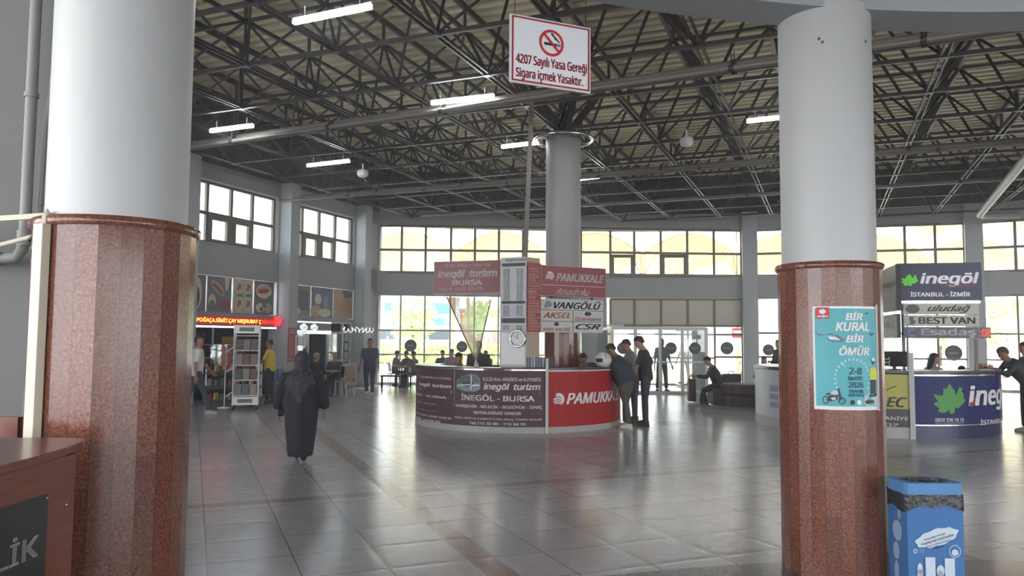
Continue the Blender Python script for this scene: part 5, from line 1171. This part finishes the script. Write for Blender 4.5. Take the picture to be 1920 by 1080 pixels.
# food pictures
Mfr = mat('dull aluminium frame', (150, 148, 144), .5, .3)
bread, meat, green, tomato, cream = (mat('bread print', (182, 158, 128), .6), mat('meat print', (128, 84, 70), .6), mat('green print', (96, 122, 88), .6), mat('tomato print', (156, 70, 60), .6), mat('cream print', (206, 196, 180), .6))
bg1, bg2, bg3 = mat('slate photo print', (104, 108, 124), .5), mat('cream photo print', (176, 168, 154), .5), mat('plum photo print', (110, 96, 104), .5)
def poster(t0, t1, label, bg, shapes):
    sg, W, H = wall_sign('food_picture', label, t0, t1, .0, 2.40, 3.38, .05, bg, Mfr, 'picture', 'food pictures over the shops')
    for i, (pl, m) in enumerate(shapes): fs(sg, W, H, [pl], m, 'printed_food', y=-.004-.0012*i)
    return sg
e_ = lambda x, y, a, b, r=0: ell(x, y, a, b, 20, r)
poster(9.2, 8.5, 'narrow drinks picture at the left end over the snack shop', bg3, [(e_(.5, .5, .3, .45), cream), (e_(.5, .4, .2, .3), mat('dark cola print', (50, 40, 40), .5))])
poster(8.45, 7.52, 'picture of a filled sandwich roll and milk drinks over the snack shop', bg1, [(e_(.42, .68, .34, .13, -.6), bread), (e_(.42, .66, .26, .06, -.6), meat), ([(.68, .98), (.9, .98), (.82, .62), (.74, .62)], cream), (e_(.2, .3, .15, .2), cream), (e_(.2, .2, .12, .14), green), (e_(.7, .2, .28, .12), meat), (e_(.72, .27, .2, .07), tomato)])
sh = []
for (x, y) in ((.27, .76), (.73, .76), (.27, .28), (.73, .28)): sh += [(e_(x, y, .2, .2), cream), (e_(x, y, .15, .15), bread), (e_(x+.04, y+.03, .07, .06), meat), (e_(x-.05, y-.05, .05, .04), tomato)]
for (x, y) in ((.3, .52), (.75, .53)): sh += [(e_(x, y, .16, .05), green)]
poster(7.46, 6.66, 'picture of four small filled plates over the snack shop', bg2, sh)
poster(6.6, 5.74, 'picture of a stuffed roll on a plate with salad over the snack shop', bg3, [(e_(.48, .7, .4, .22), cream), (e_(.45, .74, .34, .12, .1), bread), (e_(.45, .7, .3, .07, .1), tomato), (e_(.8, .45, .16, .14), green), (e_(.3, .2, .22, .14), cream), (e_(.7, .2, .22, .15), bread), (e_(.5, .28, .12, .1), green), (e_(.35, .15, .07, .06), mat('olive print', (50, 48, 44), .5))])
poster(5.05, 3.95, 'faded glass picture, leftmost over the cafe', mat('grey faded print', (120, 120, 122), .5), [([(.22, .85), (.9, .85), (.9, .2), (.3, .2)], mat('charcoal print', (84, 84, 90), .5)), (e_(.4, .16, .14, .12), cream), ([(.1, .98), (.22, .98), (.2, .5), (.1, .4)], cream)])
poster(3.9, 2.72, 'picture of drinks in blue and white, middle one over the cafe', mat('blue grey print', (98, 104, 122), .5), [(e_(.3, .6, .16, .18), cream), (e_(.65, .5, .12, .26), mat('pale blue print', (120, 136, 160), .5)), (e_(.2, .2, .24, .2), bread), (e_(.6, .15, .3, .14), cream)])
poster(2.68, 1.55, 'picture of orange ice cream scoops, rightmost over the cafe', mat('peach print', (168, 142, 122), .5), [(e_(.65, .85, .3, .14), mat('blue grey print', (98, 104, 122), .5)), (e_(.6, .4, .34, .28), mat('orange scoop print', (176, 128, 100), .5)), (e_(.3, .75, .22, .2), bread)])
# snack shop interior
sh_ = thing('wall_shelf', 'tall dark shelf unit along the back of the snack shop', 'shelf', LW(7.4, -2.8, 0), UA)
mb = MB()
for z in (.05, .45, .85, 1.25, 1.65, 2.05): mb.box((0, 0, z), (4.0, .4, .03))
mb.build('boards', M_dark, sh_); mb = MB()
for x in (-2, -1, 0, 1, 2): mb.box((x, 0, 1.05), (.03, .4, 2.1))
mb.build('uprights', M_dark, sh_)
cols = ((150, 60, 58), (176, 150, 84), (90, 104, 130), (150, 140, 136), (110, 74, 84), (96, 120, 96))
pk = []
for i in range(6):
    mb = MB(); w_ = .1+.02*(i % 3); h_ = .2+.03*(i % 2)
    mb.loft([[Vector((w_/2*c, .03*s_*b, z)) for c, s_ in ((-1, -1), (1, -1), (1, 1), (-1, 1))] for z, b in ((0, .3), (.04, 1), (h_-.04, 1), (h_, .2))], True, False); pk.append(mb.build('tmp_pack', mat('packet foil %d' % i, cols[i], .35)))
def packet(i, loc, label, group):
    o = pk[i % 6].copy(); o.name = 'snack_packet'; COL.objects.link(o); o.location = loc; o.rotation_euler = (0, 0, UA+(i % 5-2)*.12); return tag(o, label, 'packet', group)
k = 0
for z in (.465, .865, 1.265, 1.665):
    for j in range(14):
        q = LW(9.2-.27*j, -2.72, z); packet(k*5+j, q, 'snack packet on the tall dark shelf at the back of the snack shop', 'packets on the back shelf'); k += 1
ct = thing('shop_counter', 'dark glass fronted counter inside the snack shop behind the display rack', 'counter', LW(6.6, -1.0, 0), UA)
mb = MB(); mb.box((0, 0, .45), (1.8, .6, .9)); mb.build('cabinet', M_dark, ct); mb = MB(); mb.box((0, -.02, 1.12), (1.8, .5, .03)); mb.box((0, -.02, 1.5), (1.8, .5, .02)); mb.build('shelf_boards', M_white, ct); mb = MB(); mb.box((0, -.28, 1.2), (1.8, .01, .6)); mb.build('glass_front', M_glass, ct)
mb = MB(); mb.box((0, 0, .1), (.5, .03, .2)); o = one('price_board', mb, mat('yellow price board', (206, 178, 60), .5), 'small yellow price board above the snack shop counter', 'sign'); o.location = LW(6.2, -1.3, 1.53); o.rotation_euler = (0, 0, UA)
t = thing('arched_mirror', 'tall arched pale outline on the dark wall of the snack shop', 'mirror', LW(8.0, -1.9, .95), UA)
mb = MB(); mb.tube([(-.55, 0, 0)]+[(-.55*math.cos(a_*math.pi/16), 0, .45+.62*math.sin(a_*math.pi/16)) for a_ in range(17)]+[(.55, 0, 0)], .03, 8); mb.build('arch', M_white, t); mb = MB(); mb.plate([(-.53, 0)]+[(-.53*math.cos(a_*math.pi/16), .45+.6*math.sin(a_*math.pi/16)) for a_ in range(17)]+[(.53, 0)], .0, .02); mb.build('pane', M_dark, t)
mb = MB(); mb.tube([(0, 0, 0), (0, 0, 1.3)], .03, 8); o = one('white_post', mb, M_white, 'thin white post hanging in the snack shop between arch and display rack', 'post'); o.location = LW(7.35, -.8, .95)
# wheeled display rack with newspapers
q = g(460, 768); dr = thing('display_rack', 'tall white wheeled rack of magazines in front of the snack shop', 'rack', (q.x, q.y, 0), R_(14))
mb = MB(); RWd, RDp, RHt = .56, .38, 2.0
for x in (-1, 1):
    for y in (-1, 1): mb.bar((x*RWd/2, y*RDp/2, .1), (x*RWd/2, y*RDp/2, RHt), .025)
for z in (.34, .7, 1.05, 1.4, 1.75):
    for y in (-1, 1): mb.bar((-RWd/2, y*RDp/2, z), (RWd/2, y*RDp/2, z), .018)
    for x in (-1, 1): mb.bar((x*RWd/2, -RDp/2, z), (x*RWd/2, RDp/2, z), .018)
    mb.box((0, 0, z), (RWd, RDp, .008))
mb.build('frame', M_white, dr)
for nm, z in (('header_board', 1.9), ('footer_board', .22)):
    mb = MB(); mb.box((0, -RDp/2-.012, z), (RWd+.02, .015, .19)); o = mb.build(nm, M_board, dr); mb = MB(); mb.box((0, -RDp/2-.021, z), (RWd*.6, .004, .09)); mb.build('printed_box', mat('grey lettering', (104, 108, 106), .5), o)
for x in (-1, 1):
    for y in (-1, 1): mb = MB(); mb.tube([(x*(RWd/2-.02)-.018, y*RDp/2, .045), (x*(RWd/2-.02)+.018, y*RDp/2, .045)], .045, 12); mb.bar((x*(RWd/2-.02), y*RDp/2, .05), (x*(RWd/2-.02), y*RDp/2, .12), .02); mb.build('caster', M_black, dr)
Rm = Matrix.Translation(dr.location) @ Matrix.Rotation(R_(14), 4, 'Z')
for r_i, z in enumerate((.35, .71, 1.06, 1.41)):
    for j in range(3):
        mb = MB(); mb.box((0, 0, .13), (.15, .02, .26), M=Matrix.Rotation(R_(-10), 4, 'X')); o = mb.build('magazine', mat('magazine cover %d' % ((r_i+j) % 4), ((120, 112, 110), (92, 88, 92), (142, 130, 120), (108, 80, 78))[(r_i+j) % 4], .4))
        o.location = Rm @ Vector((-.17+.17*j, -.13, z)); o.rotation_euler = (0, 0, R_(14)); tag(o, 'magazine standing on the %s tier of the white wheeled rack' % ('lowest', 'second lowest', 'third', 'upper')[r_i], 'magazine', 'magazines on the %s tier' % ('lowest', 'second lowest', 'third', 'upper')[r_i])
for z, yy in ((1.48, .1), (1.0, .15), (.42, .12)):
    mb = MB(); mb.bar((-RWd/2-.02, -.1, z), (-RWd/2-.16, -.16, z-.1), .06, .012); mb.build('side_arm', M_board, dr)
# low snack shelf
ls = thing('snack_shelf', 'low three tier snack shelf outside the snack shop behind the striding person', 'shelf', (-6.93, 19.3, 0), R_(20))
mb = MB()
for z in (.1, .45, .8): mb.box((0, 0, z), (1.3, .4, .025)); mb.box((0, -.2, z+.04), (1.3, .012, .07))
mb.build('boards', M_dark, ls); mb = MB()
for x in (-.65, .65):
    for y in (-.19, .19): mb.bar((x, y, 0), (x, y, 1.05), .025)
mb.build('uprights', M_white, ls)
Lm = Matrix.Translation(ls.location) @ Matrix.Rotation(R_(20), 4, 'Z')
for i, z in enumerate((.115, .465, .815)):
    for j in range(8): packet(i*3+j, Lm @ Vector((-.56+.16*j, -.08, z)), 'snack packet on the %s tier of the low snack shelf' % ('bottom', 'middle', 'top')[i], 'packets on the %s tier of the low shelf' % ('bottom', 'middle', 'top')[i])
for o in pk: bpy.data.objects.remove(o)
for i, (x, y) in enumerate(((-6.62, 18.95), (-6.3, 19.25))):
    t = thing('wicker_basket', ('brown wicker basket on the floor left of the wheeled rack', 'brown wicker basket on the floor behind the wheeled rack')[i], 'basket', (x, y, 0), .2)
    mb = MB(); mb.lathe([(.13, 0), (.15, .1), (.17, .22), (.155, .22), (.14, .1), (.12, .02)], n=20); mb.build('basket_body', mat('wicker', (112, 84, 62), .8, var=.3, scale=30), t); mb = MB(); mb.tube([(.16*math.cos(k_*math.pi/12), .16*math.sin(k_*math.pi/12), .22) for k_ in range(25)], .015, 6, cap=False); mb.build('rim', mat('wicker', (112, 84, 62), .8), t)
ts = thing('toy_stand', 'thin stand hung with red and yellow toys left of the wheeled rack', 'stand', (-6.95, 18.75, 0))
mb = MB(); mb.lathe([(.16, 0), (.16, .02), (.015, .04), (.015, 1.5)], n=16); mb.build('pole', M_white, ts)
for i in range(9):
    a_ = i*2.1; z = .95+.06*i; mb = MB(); mb.ball((.09*math.cos(a_), .09*math.sin(a_), z), (.05, .05, .08), 10, 8); mb.ball((.09*math.cos(a_), .09*math.sin(a_), z+.09), .035, 8, 6); mb.build('toy', mat('toy %d' % (i % 3), ((176, 62, 70), (198, 172, 70), (168, 96, 110))[i % 3], .4), ts)
for i in range(4):
    q = LW(6.15-.32*(i % 2), .35, .0+.42*(i//2)); t = thing('water_bottle', 'large blue water bottle %s of the pair by the yellow shirted person, %s' % (('left', 'right')[i % 2], ('on the floor', 'stacked on top')[i//2]), 'bottle', q)
    mb = MB(); mb.lathe([(.13, 0), (.14, .02), (.14, .12), (.13, .14), (.14, .16), (.14, .28), (.05, .35), (.03, .36), (.03, .39)], n=20); mb.build('bottle_body', mat('blue clear plastic', (96, 122, 152), .2), t); mb = MB(); mb.lathe([(.034, .385), (.034, .418)], n=14); mb.build('cap', M_white, t)
# cafe front
cf = thing('cafe_kiosk', 'white framed glass front of the cafe with lit header', 'shopfront', LW(3.3, -.1, 0), UA)
W2 = 3.55; mb = MB()
for x in (-1.77, -.62, .45, 1.3, 1.77): mb.box((x, 0, 1.13), (.07, .08, 2.26))
for z in (2.24, 1.9, .95): mb.box((0, 0, z), (W2, .07, .06)) if z > 1 else (mb.box((-1.2, 0, z), (1.15, .07, .05)), mb.box((1.1, 0, z), (1.3, .07, .05)))
mb.build('frame', M_white, cf)
mb = MB(); mb.box((-1.2, 0, 1.4), (1.1, .01, .92)); mb.box((.87, 0, 1.4), (.8, .01, .92)); mb.box((1.53, 0, 1.4), (.42, .01, .92)); mb.build('panes', M_glass, cf)
mb = MB(); mb.box((-1.2, .02, .47), (1.1, .02, .92)); mb.box((1.1, .02, .47), (1.26, .02, .92)); mb.build('lower_panels', mat('grey lower panel', (126, 124, 126), .5), cf)
mb = MB(); mb.box((-.6, -.06, 2.07), (2.3, .02, .26)); hd2 = mb.build('header', mat('grey header', (120, 122, 124), .5), cf)
mb = MB(); mb.box((-.6, -.075, 2.22), (2.3, .01, .04)); mb.box((-.6, -.075, 1.9), (2.3, .01, .11)); mb.build('lit_strip', mat('lit header strip', (222, 226, 230), .4, emit=1.1), hd2)
for x in (-.92, -.38):
    mb = MB()
    for dx, dz, r in ((-.1, .0, .1), (.0, .03, .11), (.1, -.01, .09), (.02, -.05, .1)): mb.plate(ell(x+dx, 2.06+dz, r, r*.75), -.078-.001*r*10, -.074)
    mb.build('cloud_badge', mat('lit badge', (222, 226, 230), .4, emit=.9), hd2); lettering(hd2, 'Cafe', x-.13, 2.0, x+.13, 2.11, M_txt_black, y=-.085, shear=.3)
lettering(hd2, 'Elif Cafe', -1.6, 1.86, -.75, 1.94, M_txt_black, y=-.085, shear=.3)
for i, (x, z, w_, h_) in enumerate(((-1.48, 1.5, .26, .5), (-1.0, 1.62, .26, .3), (-.75, 1.62, .2, .34))):
    mb = MB(); mb.box((x, -.015, z), (w_, .008, h_)); mb.build('paper_notice', M_board, cf)
for i, z in enumerate((1.73, 1.42, 1.12)):
    mb = MB(); mb.box((1.54, -.02, z), (.24, .01, .24)); mb.build('framed_sheet', mat('pale sheet', (170, 178, 176), .5), cf)
q = LW(1.9, .5, 1.98); ns = thing('neon_script', 'white looping neon script across the right end of the cafe front', 'sign', q, UA)
mb = MB(); pts = [(-.95+1.9*i/60+.07*math.sin(i*.9), 0, .02+.09*math.sin(i*.75)*(1 if i % 12 < 9 else .3)) for i in range(61)]; mb.tube(pts, .014, 6); mb.build('tube', mat('lit neon', (214, 216, 220), .4, emit=.9), ns)
a_, b_2 = LW(5.56, .435, 0), LW(5.14, .435, 0)
sg, W, H = panel_sign('menu_board', 'tall red menu board lettered ELİF CAFE on the pillar left of the cafe', a_, b_2, .98, 2.02, .015, mat('menu red', (158, 56, 62), .45), M_red)
ft(sg, W, H, 'ELİF\nCAFE', .12, .03, .88, .17, M_txt_white); 
for i in range(11): ft(sg, W, H, ('Çay 15', 'Kahve 40', 'Ayran 20', 'Tost 80', 'Simit 15', 'Su 10', 'Gözleme', 'Poğaça', 'Kola 40', 'Soda 20', 'Döner')[i], .1, .24+i*.066, .45+.1*(i % 3), .27+i*.066, M_txt_white)
fs(sg, W, H, [RECT], M_board, 'white_column', box=(.8, .22, .95, .97))
sg, W, H = wall_sign('cafe_board', 'low pale board reading ELİF CAFE at the right end of the cafe front', 2.35, 1.55, .25, .1, .85, .04, mat('pale pink board', (186, 168, 162), .5))
ft(sg, W, H, 'ELİF', .1, .1, .7, .3, mat('board lettering', (110, 70, 68), .5), bold=.03); ft(sg, W, H, 'CAFE', .08, .36, .85, .56, mat('board lettering', (110, 70, 68), .5), bold=.03); fs(sg, W, H, [[(0, .5), (.5, .2), (1, .6), (.5, .9)]], meat, 'printed_food', box=(.1, .66, .45, .85)); fs(sg, W, H, [e_(.5, .5, .5, .5)], tomato, 'printed_food', box=(.55, .64, .85, .92))
mb = MB(); mb.box((.1, .12, -.05), (.03, .25, .1)); mb.box((W-.1, .12, -.05), (.03, .25, .1)); mb.build('foot', M_white, sg)
def chair(label, loc, rz, m, group=None):
    t = thing('cafe_chair', label, 'chair', loc, rz, group)
    mb = MB(); mb.box((0, 0, .44), (.42, .42, .035)); mb.build('seat', m, t, bevel=.01)
    mb = MB(); mb.box((0, -.2, .68), (.4, .03, .34), M=Matrix.Rotation(R_(8), 4, 'X')); mb.build('backrest', m, t, bevel=.01)
    for x in (-1, 1):
        for y in (-1, 1): mb = MB(); mb.tube([(x*.18, y*.18, .43), (x*.21, y*.21, 0)], .014, 8); mb.build('leg', M_white if m is not M_dark else M_dark, t)
    return t
def table(label, loc, r, m):
    t = thing('cafe_table', label, 'table', loc); mb = MB(); mb.lathe([(r, .72), (r, .75)], n=28); mb.build('tabletop', m, t); mb = MB(); mb.tube([(0, 0, .02), (0, 0, .72)], .03, 10); mb.build('column', M_dark, t); mb = MB(); mb.lathe([(.22, 0), (.22, .015), (.04, .03)], n=20); mb.build('base', M_dark, t)
M_beige = mat('beige chair plastic', (168, 156, 140), .5)
table('small round table between the two grey haired cafe guests', (-5.45, 22.9, 0), .32, mat('pale table top', (170, 166, 162), .4))
chair('chair under the cafe guest in black top', (-5.72, 22.38, 0), R_(-25), M_dark); chair('chair under the cafe guest in dark vest', (-5.32, 23.32, 0), R_(165), M_dark); chair('beige empty chair beside the cafe guest in dark vest', (-4.95, 22.9, 0), R_(70), M_beige)
for px, py, rz, lb in ((742, 718, -70, 'chair at left of the far window table'), (766, 719, 60, 'chair nearest at right of the far window table'), (780, 722, 70, 'chair farthest at right of the far window table')):
    q = g(px, py+4); chair(lb, (q.x, q.y-.3, 0), R_(rz), M_beige)
q = g(754, 723); table('far window table with hazy seated figures, left of the islands', (q.x, q.y-.15, 0), .4, M_beige)
t = thing('low_bench', 'low dark bench at the foot of the far left window', 'bench', (-4.05, 27.2, 0), .1)
mb = MB(); mb.box((0, 0, .4), (1.1, .4, .05)); mb.build('seat', M_dark, t)
for x in (-.5, .5): mb = MB(); mb.box((x, 0, .19), (.05, .36, .37)); mb.build('leg', M_dark, t)

# ------------------------------------------------------------------ round upholstered bench, luggage, stickers
M_uph = mat('brown leatherette', (92, 74, 70), .45, var=.12)
bb = thing('round_bench', 'rounded brown upholstered bench near the far windows', 'bench', (6.9, 20.55, 0))
def stad(w_, d_, n=12): return [(w_*.5*sx_+d_/2*math.cos(a_), d_/2*math.sin(a_)) for sx_, a_ in [(1, -math.pi/2+math.pi*i/n) for i in range(n+1)]+[(-1, math.pi/2+math.pi*i/n) for i in range(n+1)]]
mb = MB(); mb.prism(stad(1.6, 1.1), 0, .28); mb.build('base', M_uph, bb, bevel=.02); mb = MB(); mb.prism(stad(1.64, 1.16), .285, .58); mb.build('cushion', M_uph, bb, bevel=.06)
pl_ = thing('seat_block', 'small dark bench block under the person with the phone', 'bench', (5.5, 20.62, 0)); mb = MB(); mb.box((0.05, .1, .24), (.45, .6, .44)); mb.build('block', M_uph, pl_, bevel=.02)
for i, (x, y, w_, h_, lb) in enumerate(((6.15, 21.6, .5, .36, 'dark travel bag behind the seated person with the phone'), (5.02, 21.5, .2, .62, 'reddish brown suitcase left of the seated person with the phone'))):
    t = thing('luggage', lb, 'luggage', (x, y, 0 if i else .40)); mb = MB(); mb.box((0, 0, h_/2+.03), (w_, .25, h_)); mb.build('body', mat('luggage %d' % i, ((60, 58, 60), (96, 66, 64))[i], .6), t, bevel=.03); mb = MB(); mb.tube([(-.08, 0, h_+.02), (-.07, 0, h_+.1), (.07, 0, h_+.1), (.08, 0, h_+.02)], .012, 6); mb.build('handle', M_black, t)
mb = MB(); mb.box((0, 0, .2), (.7, .4, .4)); o = one('luggage_stool', mb, M_uph, 'low brown stool under the dark travel bag', 'stool', bevel=.01); o.location = (6.15, 21.6, 0)
M_disc = mat('dark round sticker', (70, 70, 72), .5)
def sticker(px, py, r, lb, R=RW+.085, flat=None):
    if flat is None:
        d = CAMM.to_3x3() @ Vector(((px-960)/FPX, -(py-540)/FPX, -1)); o = Vector((0, 0, EYE))-HC; a = d.x**2+d.y**2; b = 2*(o.x*d.x+o.y*d.y); c = o.x**2+o.y**2-R*R; s_ = (-b+math.sqrt(b*b-4*a*c))/2/a; p = Vector((0, 0, EYE))+d*s_
        rz = -math.atan2(p.x-HC.x, p.y-HC.y)
    else: p = P(px, py, flat); rz = 0
    t = thing('round_sticker', lb, 'sticker', p, rz); mb = MB(); mb.tube([(0, -.004, 0), (0, .004, 0)], r, 28, smooth=False); mb.build('disc', M_disc, t); mb = MB(); mb.box((0, -.006, 0), (r*1.1, .003, r*.12)); mb.build('pale_bar', mat('pale bar', (170, 170, 170), .5), t)
for px, py, r, lb in ((770, 648, .23, 'dark round sticker on the far window left of the pennant'), (866, 650, .21, 'dark round sticker on the far window behind the pennant'), (1363, 653, .24, 'dark round sticker on the window right of the vestibule'), (1441, 656, .21, 'dark round sticker on the window right of the grey pillar'), (1788, 662, .28, 'dark round sticker on the window behind the navy counter')): sticker(px, py, r, lb)
for px, lb in ((1168, 'round sticker on the vestibule glass, leftmost'), (1258, 'round sticker on the vestibule glass, middle one'), (1303, 'round sticker on the vestibule glass, rightmost')): sticker(px, 653, .19, lb, flat=vy-.03)

# ------------------------------------------------------------------ outside: membrane canopy, trees, hedge, buildings, bus
def membrane():
    m = bpy.data.materials.new('cream canopy membrane'); m.use_nodes = True; n = m.node_tree; n.nodes.clear()
    o = n.nodes.new('ShaderNodeOutputMaterial'); mx = n.nodes.new('ShaderNodeMixShader'); d = n.nodes.new('ShaderNodeBsdfDiffuse'); t = n.nodes.new('ShaderNodeBsdfTranslucent')
    for x in (d, t): x.inputs[0].default_value = (*s2l((224, 196, 146)), 1)
    mx.inputs[0].default_value = .08; n.links.new(d.outputs[0], mx.inputs[1]); n.links.new(t.outputs[0], mx.inputs[2]); n.links.new(mx.outputs[0], o.inputs[0]); return m
M_mem = membrane(); M_cpole = mat('beige canopy steel', (200, 186, 160), .6)
cp = thing('membrane_canopy', 'cream vaulted membrane canopy outside beyond the upper windows', 'canopy', (8, 45, 0))
PW, X0 = 4.45, -2.75-4.45*7
for (ya, yb, zs, zc) in ((33.2, 36, 6.7, 7.9), (36, 48, 5.75, 6.75), (48, 53, 5.75, 6.75)):
    for k in range(6, 17):
        xa = X0+PW*k; n = 14; mb = MB(); ar = []
        for i in range(n+1): u_ = i/n; ar.append((xa+PW*u_, zs+(zc-zs)*math.sin(math.pi*u_)))
        vs = [(x, y, z) for x, z in ar for y in (ya, yb)]; mb.add(vs, [(2*i, 2*i+2, 2*i+3, 2*i+1) for i in range(n)], True); mb.build('vault', M_mem, cp, world=True)
        if ya > 34: mb = MB(); mb.tube([(x, ya, z) for x, z in ar], .07, 6); mb.build('edge_arch', M_cpole, cp, world=True)
for k in range(6, 17, 1):
    for y in (36, 48):
        x = X0+PW*k; mb = MB(); mb.tube([(x, y, 0), (x, y, 4.9)], .11, 10)
        for dx, dy in ((-.7, 0), (.7, 0), (0, .8), (0, -.8)): mb.tube([(x, y, 4.7), (x+dx, y+dy, 5.9)], .06, 6)
        mb.build('pole', M_cpole, cp, world=True)
def tree(label, loc, h, r, col, name='tree', trunk=True, group=None):
    t = thing(name, label, 'tree' if trunk else 'hedge', loc, 0, group); mb = MB(); rnd = random.Random(hash(label) % 1000)
    rnd = random.Random(len(label)*7+int(loc[0]*10))
    for _ in range(420):
        a_, b_ = rnd.uniform(0, 6.283), rnd.uniform(-1, 1); q = r*(rnd.random()**.4); c_ = Vector((q*math.cos(a_)*math.sqrt(1-b_*b_), q*math.sin(a_)*math.sqrt(1-b_*b_), h-r*.9+q*b_*.9)); s_ = r*.16
        M = Matrix.Rotation(rnd.uniform(0, 6), 3, 'X') @ Matrix.Rotation(rnd.uniform(0, 6), 3, 'Z'); mb.add([c_+M @ Vector(v)*s_ for v in ((-1, 0, 0), (0, -.5, .2), (1, 0, 0), (0, .5, .2))], [(0, 1, 2, 3)])
    mb.build('foliage', mat('leaves '+str(col), col, .7, var=.25, scale=2), t)
    if trunk: mb = MB(); mb.tube([(0, 0, 0), (.1, 0, h*.4), (0, .1, h*.8)], [.16, .12, .06], 8); mb.build('trunk', mat('bark', (96, 78, 62), .9), t)
    return t
for i, (px, Y, h, r, lb) in enumerate(((772, 60, 5.2, 2.0, 'pale green tree outside the far left windows, left of the pennant'), (705, 76, 4.2, 1.6, 'bush tree at the left edge of the far window'), (905, 62, 5.0, 1.7, 'green tree outside behind the pennant'), (1100, 60, 6, 2, 'tree outside behind the middle column'), (1885, 58, 5.4, 2.4, 'large pale green tree outside the far right windows'), (1760, 60, 4.6, 1.9, 'tree outside behind the navy sign'), (1985, 66, 5, 2.2, 'tree outside at the right picture edge'))):
    q = P(px, 600, Y); tree(lb, (q.x, Y, -.1), h, r, (178, 200, 132) if i % 2 == 0 else (192, 208, 150))  # leaf colours paled to stand in for overexposed daylight
q = P(850, 640, 56); hg = thing('hedge', 'clipped hedge outside beyond the far left windows', 'hedge', (q.x, 56, -.1)); mb = MB(); rnd = random.Random(3)
for _ in range(1400):
    c_ = Vector((rnd.uniform(-6, 5), rnd.uniform(-.5, .5), rnd.uniform(.05, 1.5))); M = Matrix.Rotation(rnd.uniform(0, 6), 3, 'X') @ Matrix.Rotation(rnd.uniform(0, 6), 3, 'Z'); mb.add([c_+M @ Vector(v)*.22 for v in ((-1, 0, 0), (0, -.5, .2), (1, 0, 0), (0, .5, .2))], [(0, 1, 2, 3)])
mb.build('foliage', mat('hedge leaves', (186, 204, 130), .7, var=.3, scale=2), hg)  # hedge colour paled too, overexposure put into the leaves
def building(label, cx_, Y, w_, d_, h_, col, wcol, rows, cols_, z0=1):
    t = thing('building', label, 'building', (cx_, Y, -.1)); mb = MB(); mb.box((0, d_/2, h_/2), (w_, d_, h_)); mb.build('walls', mat('facade %s' % (col,), col, .8), t)
    for r_ in range(rows):
        z = z0+(h_-z0-1)*(r_+.5)/rows; mb = MB()
        for c_ in range(cols_): mb.box((-w_/2+w_*(c_+.5)/cols_, -.05, z), (w_/cols_*.8, .1, (h_-z0-1)/rows*.7))
        mb.build('window_row', mat('facade glass %s' % (wcol,), wcol, .2), t)
    mb = MB(); mb.box((0, d_/2, h_+.2), (w_+.6, d_+.6, .4)); mb.build('roof', mat('facade roof', (170, 160, 150), .8), t)
building('teal glazed office building outside, seen through the far left window', P(712, 600, 95).x-4, 95, 26, 12, 7.5, (150, 178, 178), (70, 128, 136), 3, 9)
building('pale low building outside beyond the main doors', P(1240, 600, 80).x, 80, 30, 10, 4.5, (206, 196, 186), (150, 150, 150), 1, 10)
building('reddish roofed building far outside behind the middle island', P(900, 600, 114).x+5, 114, 16, 10, 6.0, (190, 120, 110), (150, 110, 110), 2, 6)
building('pale apartment block far outside at right', P(1480, 600, 95).x, 95, 22, 12, 7, (200, 200, 200), (140, 150, 160), 3, 7)
bus = thing('bus', 'white bus with red stripe parked outside, seen through the far left windows', 'bus', (P(745, 640, 68).x, 68, -.1))
mb = MB(); mb.box((0, 0, 1.7), (10, 2.4, 2.6)); mb.build('body', mat('bus white', (225, 220, 218), .3), bus, bevel=.15); mb = MB(); mb.box((0, -1.21, 2.2), (9.4, .03, .9)); mb.build('windows', mat('bus glass', (70, 76, 84), .15), bus); mb = MB(); mb.box((0, -1.21, 1.2), (9.9, .03, .35)); mb.build('red_stripe', M_red, bus)
for x in (-3.4, 3.2): mb = MB(); mb.tube([(x, -1.22, .5), (x, -.9, .5)], .5, 20); mb.build('wheel', M_black, bus)
a, b = P(1373, 634, 33.5), P(1394, 634, 33.5); sg, W, H = panel_sign('company_board', 'red company board hanging outside, seen through the window right of the vestibule', (a.x, 33.5, 0), (b.x, 33.5, 0), 1.85, 2.3, .05, M_red); fs(sg, W, H, [RECT], M_txt_white, 'white_band', box=(.1, .3, .9, .55))
mb = MB(); mb.bar((W/2, .03, H), (W/2, .03, H+4.6), .03); mb.build('hanger', M_steel, sg)
# ------------------------------------------------------------------ thin haze volume added in the hall for lens veiling glare
m = bpy.data.materials.new('thin haze'); m.use_nodes = True; n = m.node_tree; n.nodes.clear()
o = n.nodes.new('ShaderNodeOutputMaterial'); v = n.nodes.new('ShaderNodeVolumeScatter'); v.inputs['Density'].default_value = .0065; v.inputs['Anisotropy'].default_value = .5; v.inputs['Color'].default_value = (.92, .94, 1, 1)
n.links.new(v.outputs[0], o.inputs['Volume'])
mb = MB(); mb.box((3, 14, 4.2), (54, 38, 8.6)); hz = mb.build('haze', m, kind='stuff'); tag(hz, 'thin pale haze filling the hall, standing in for lens glare', 'haze')
bpy.context.view_layer.update()
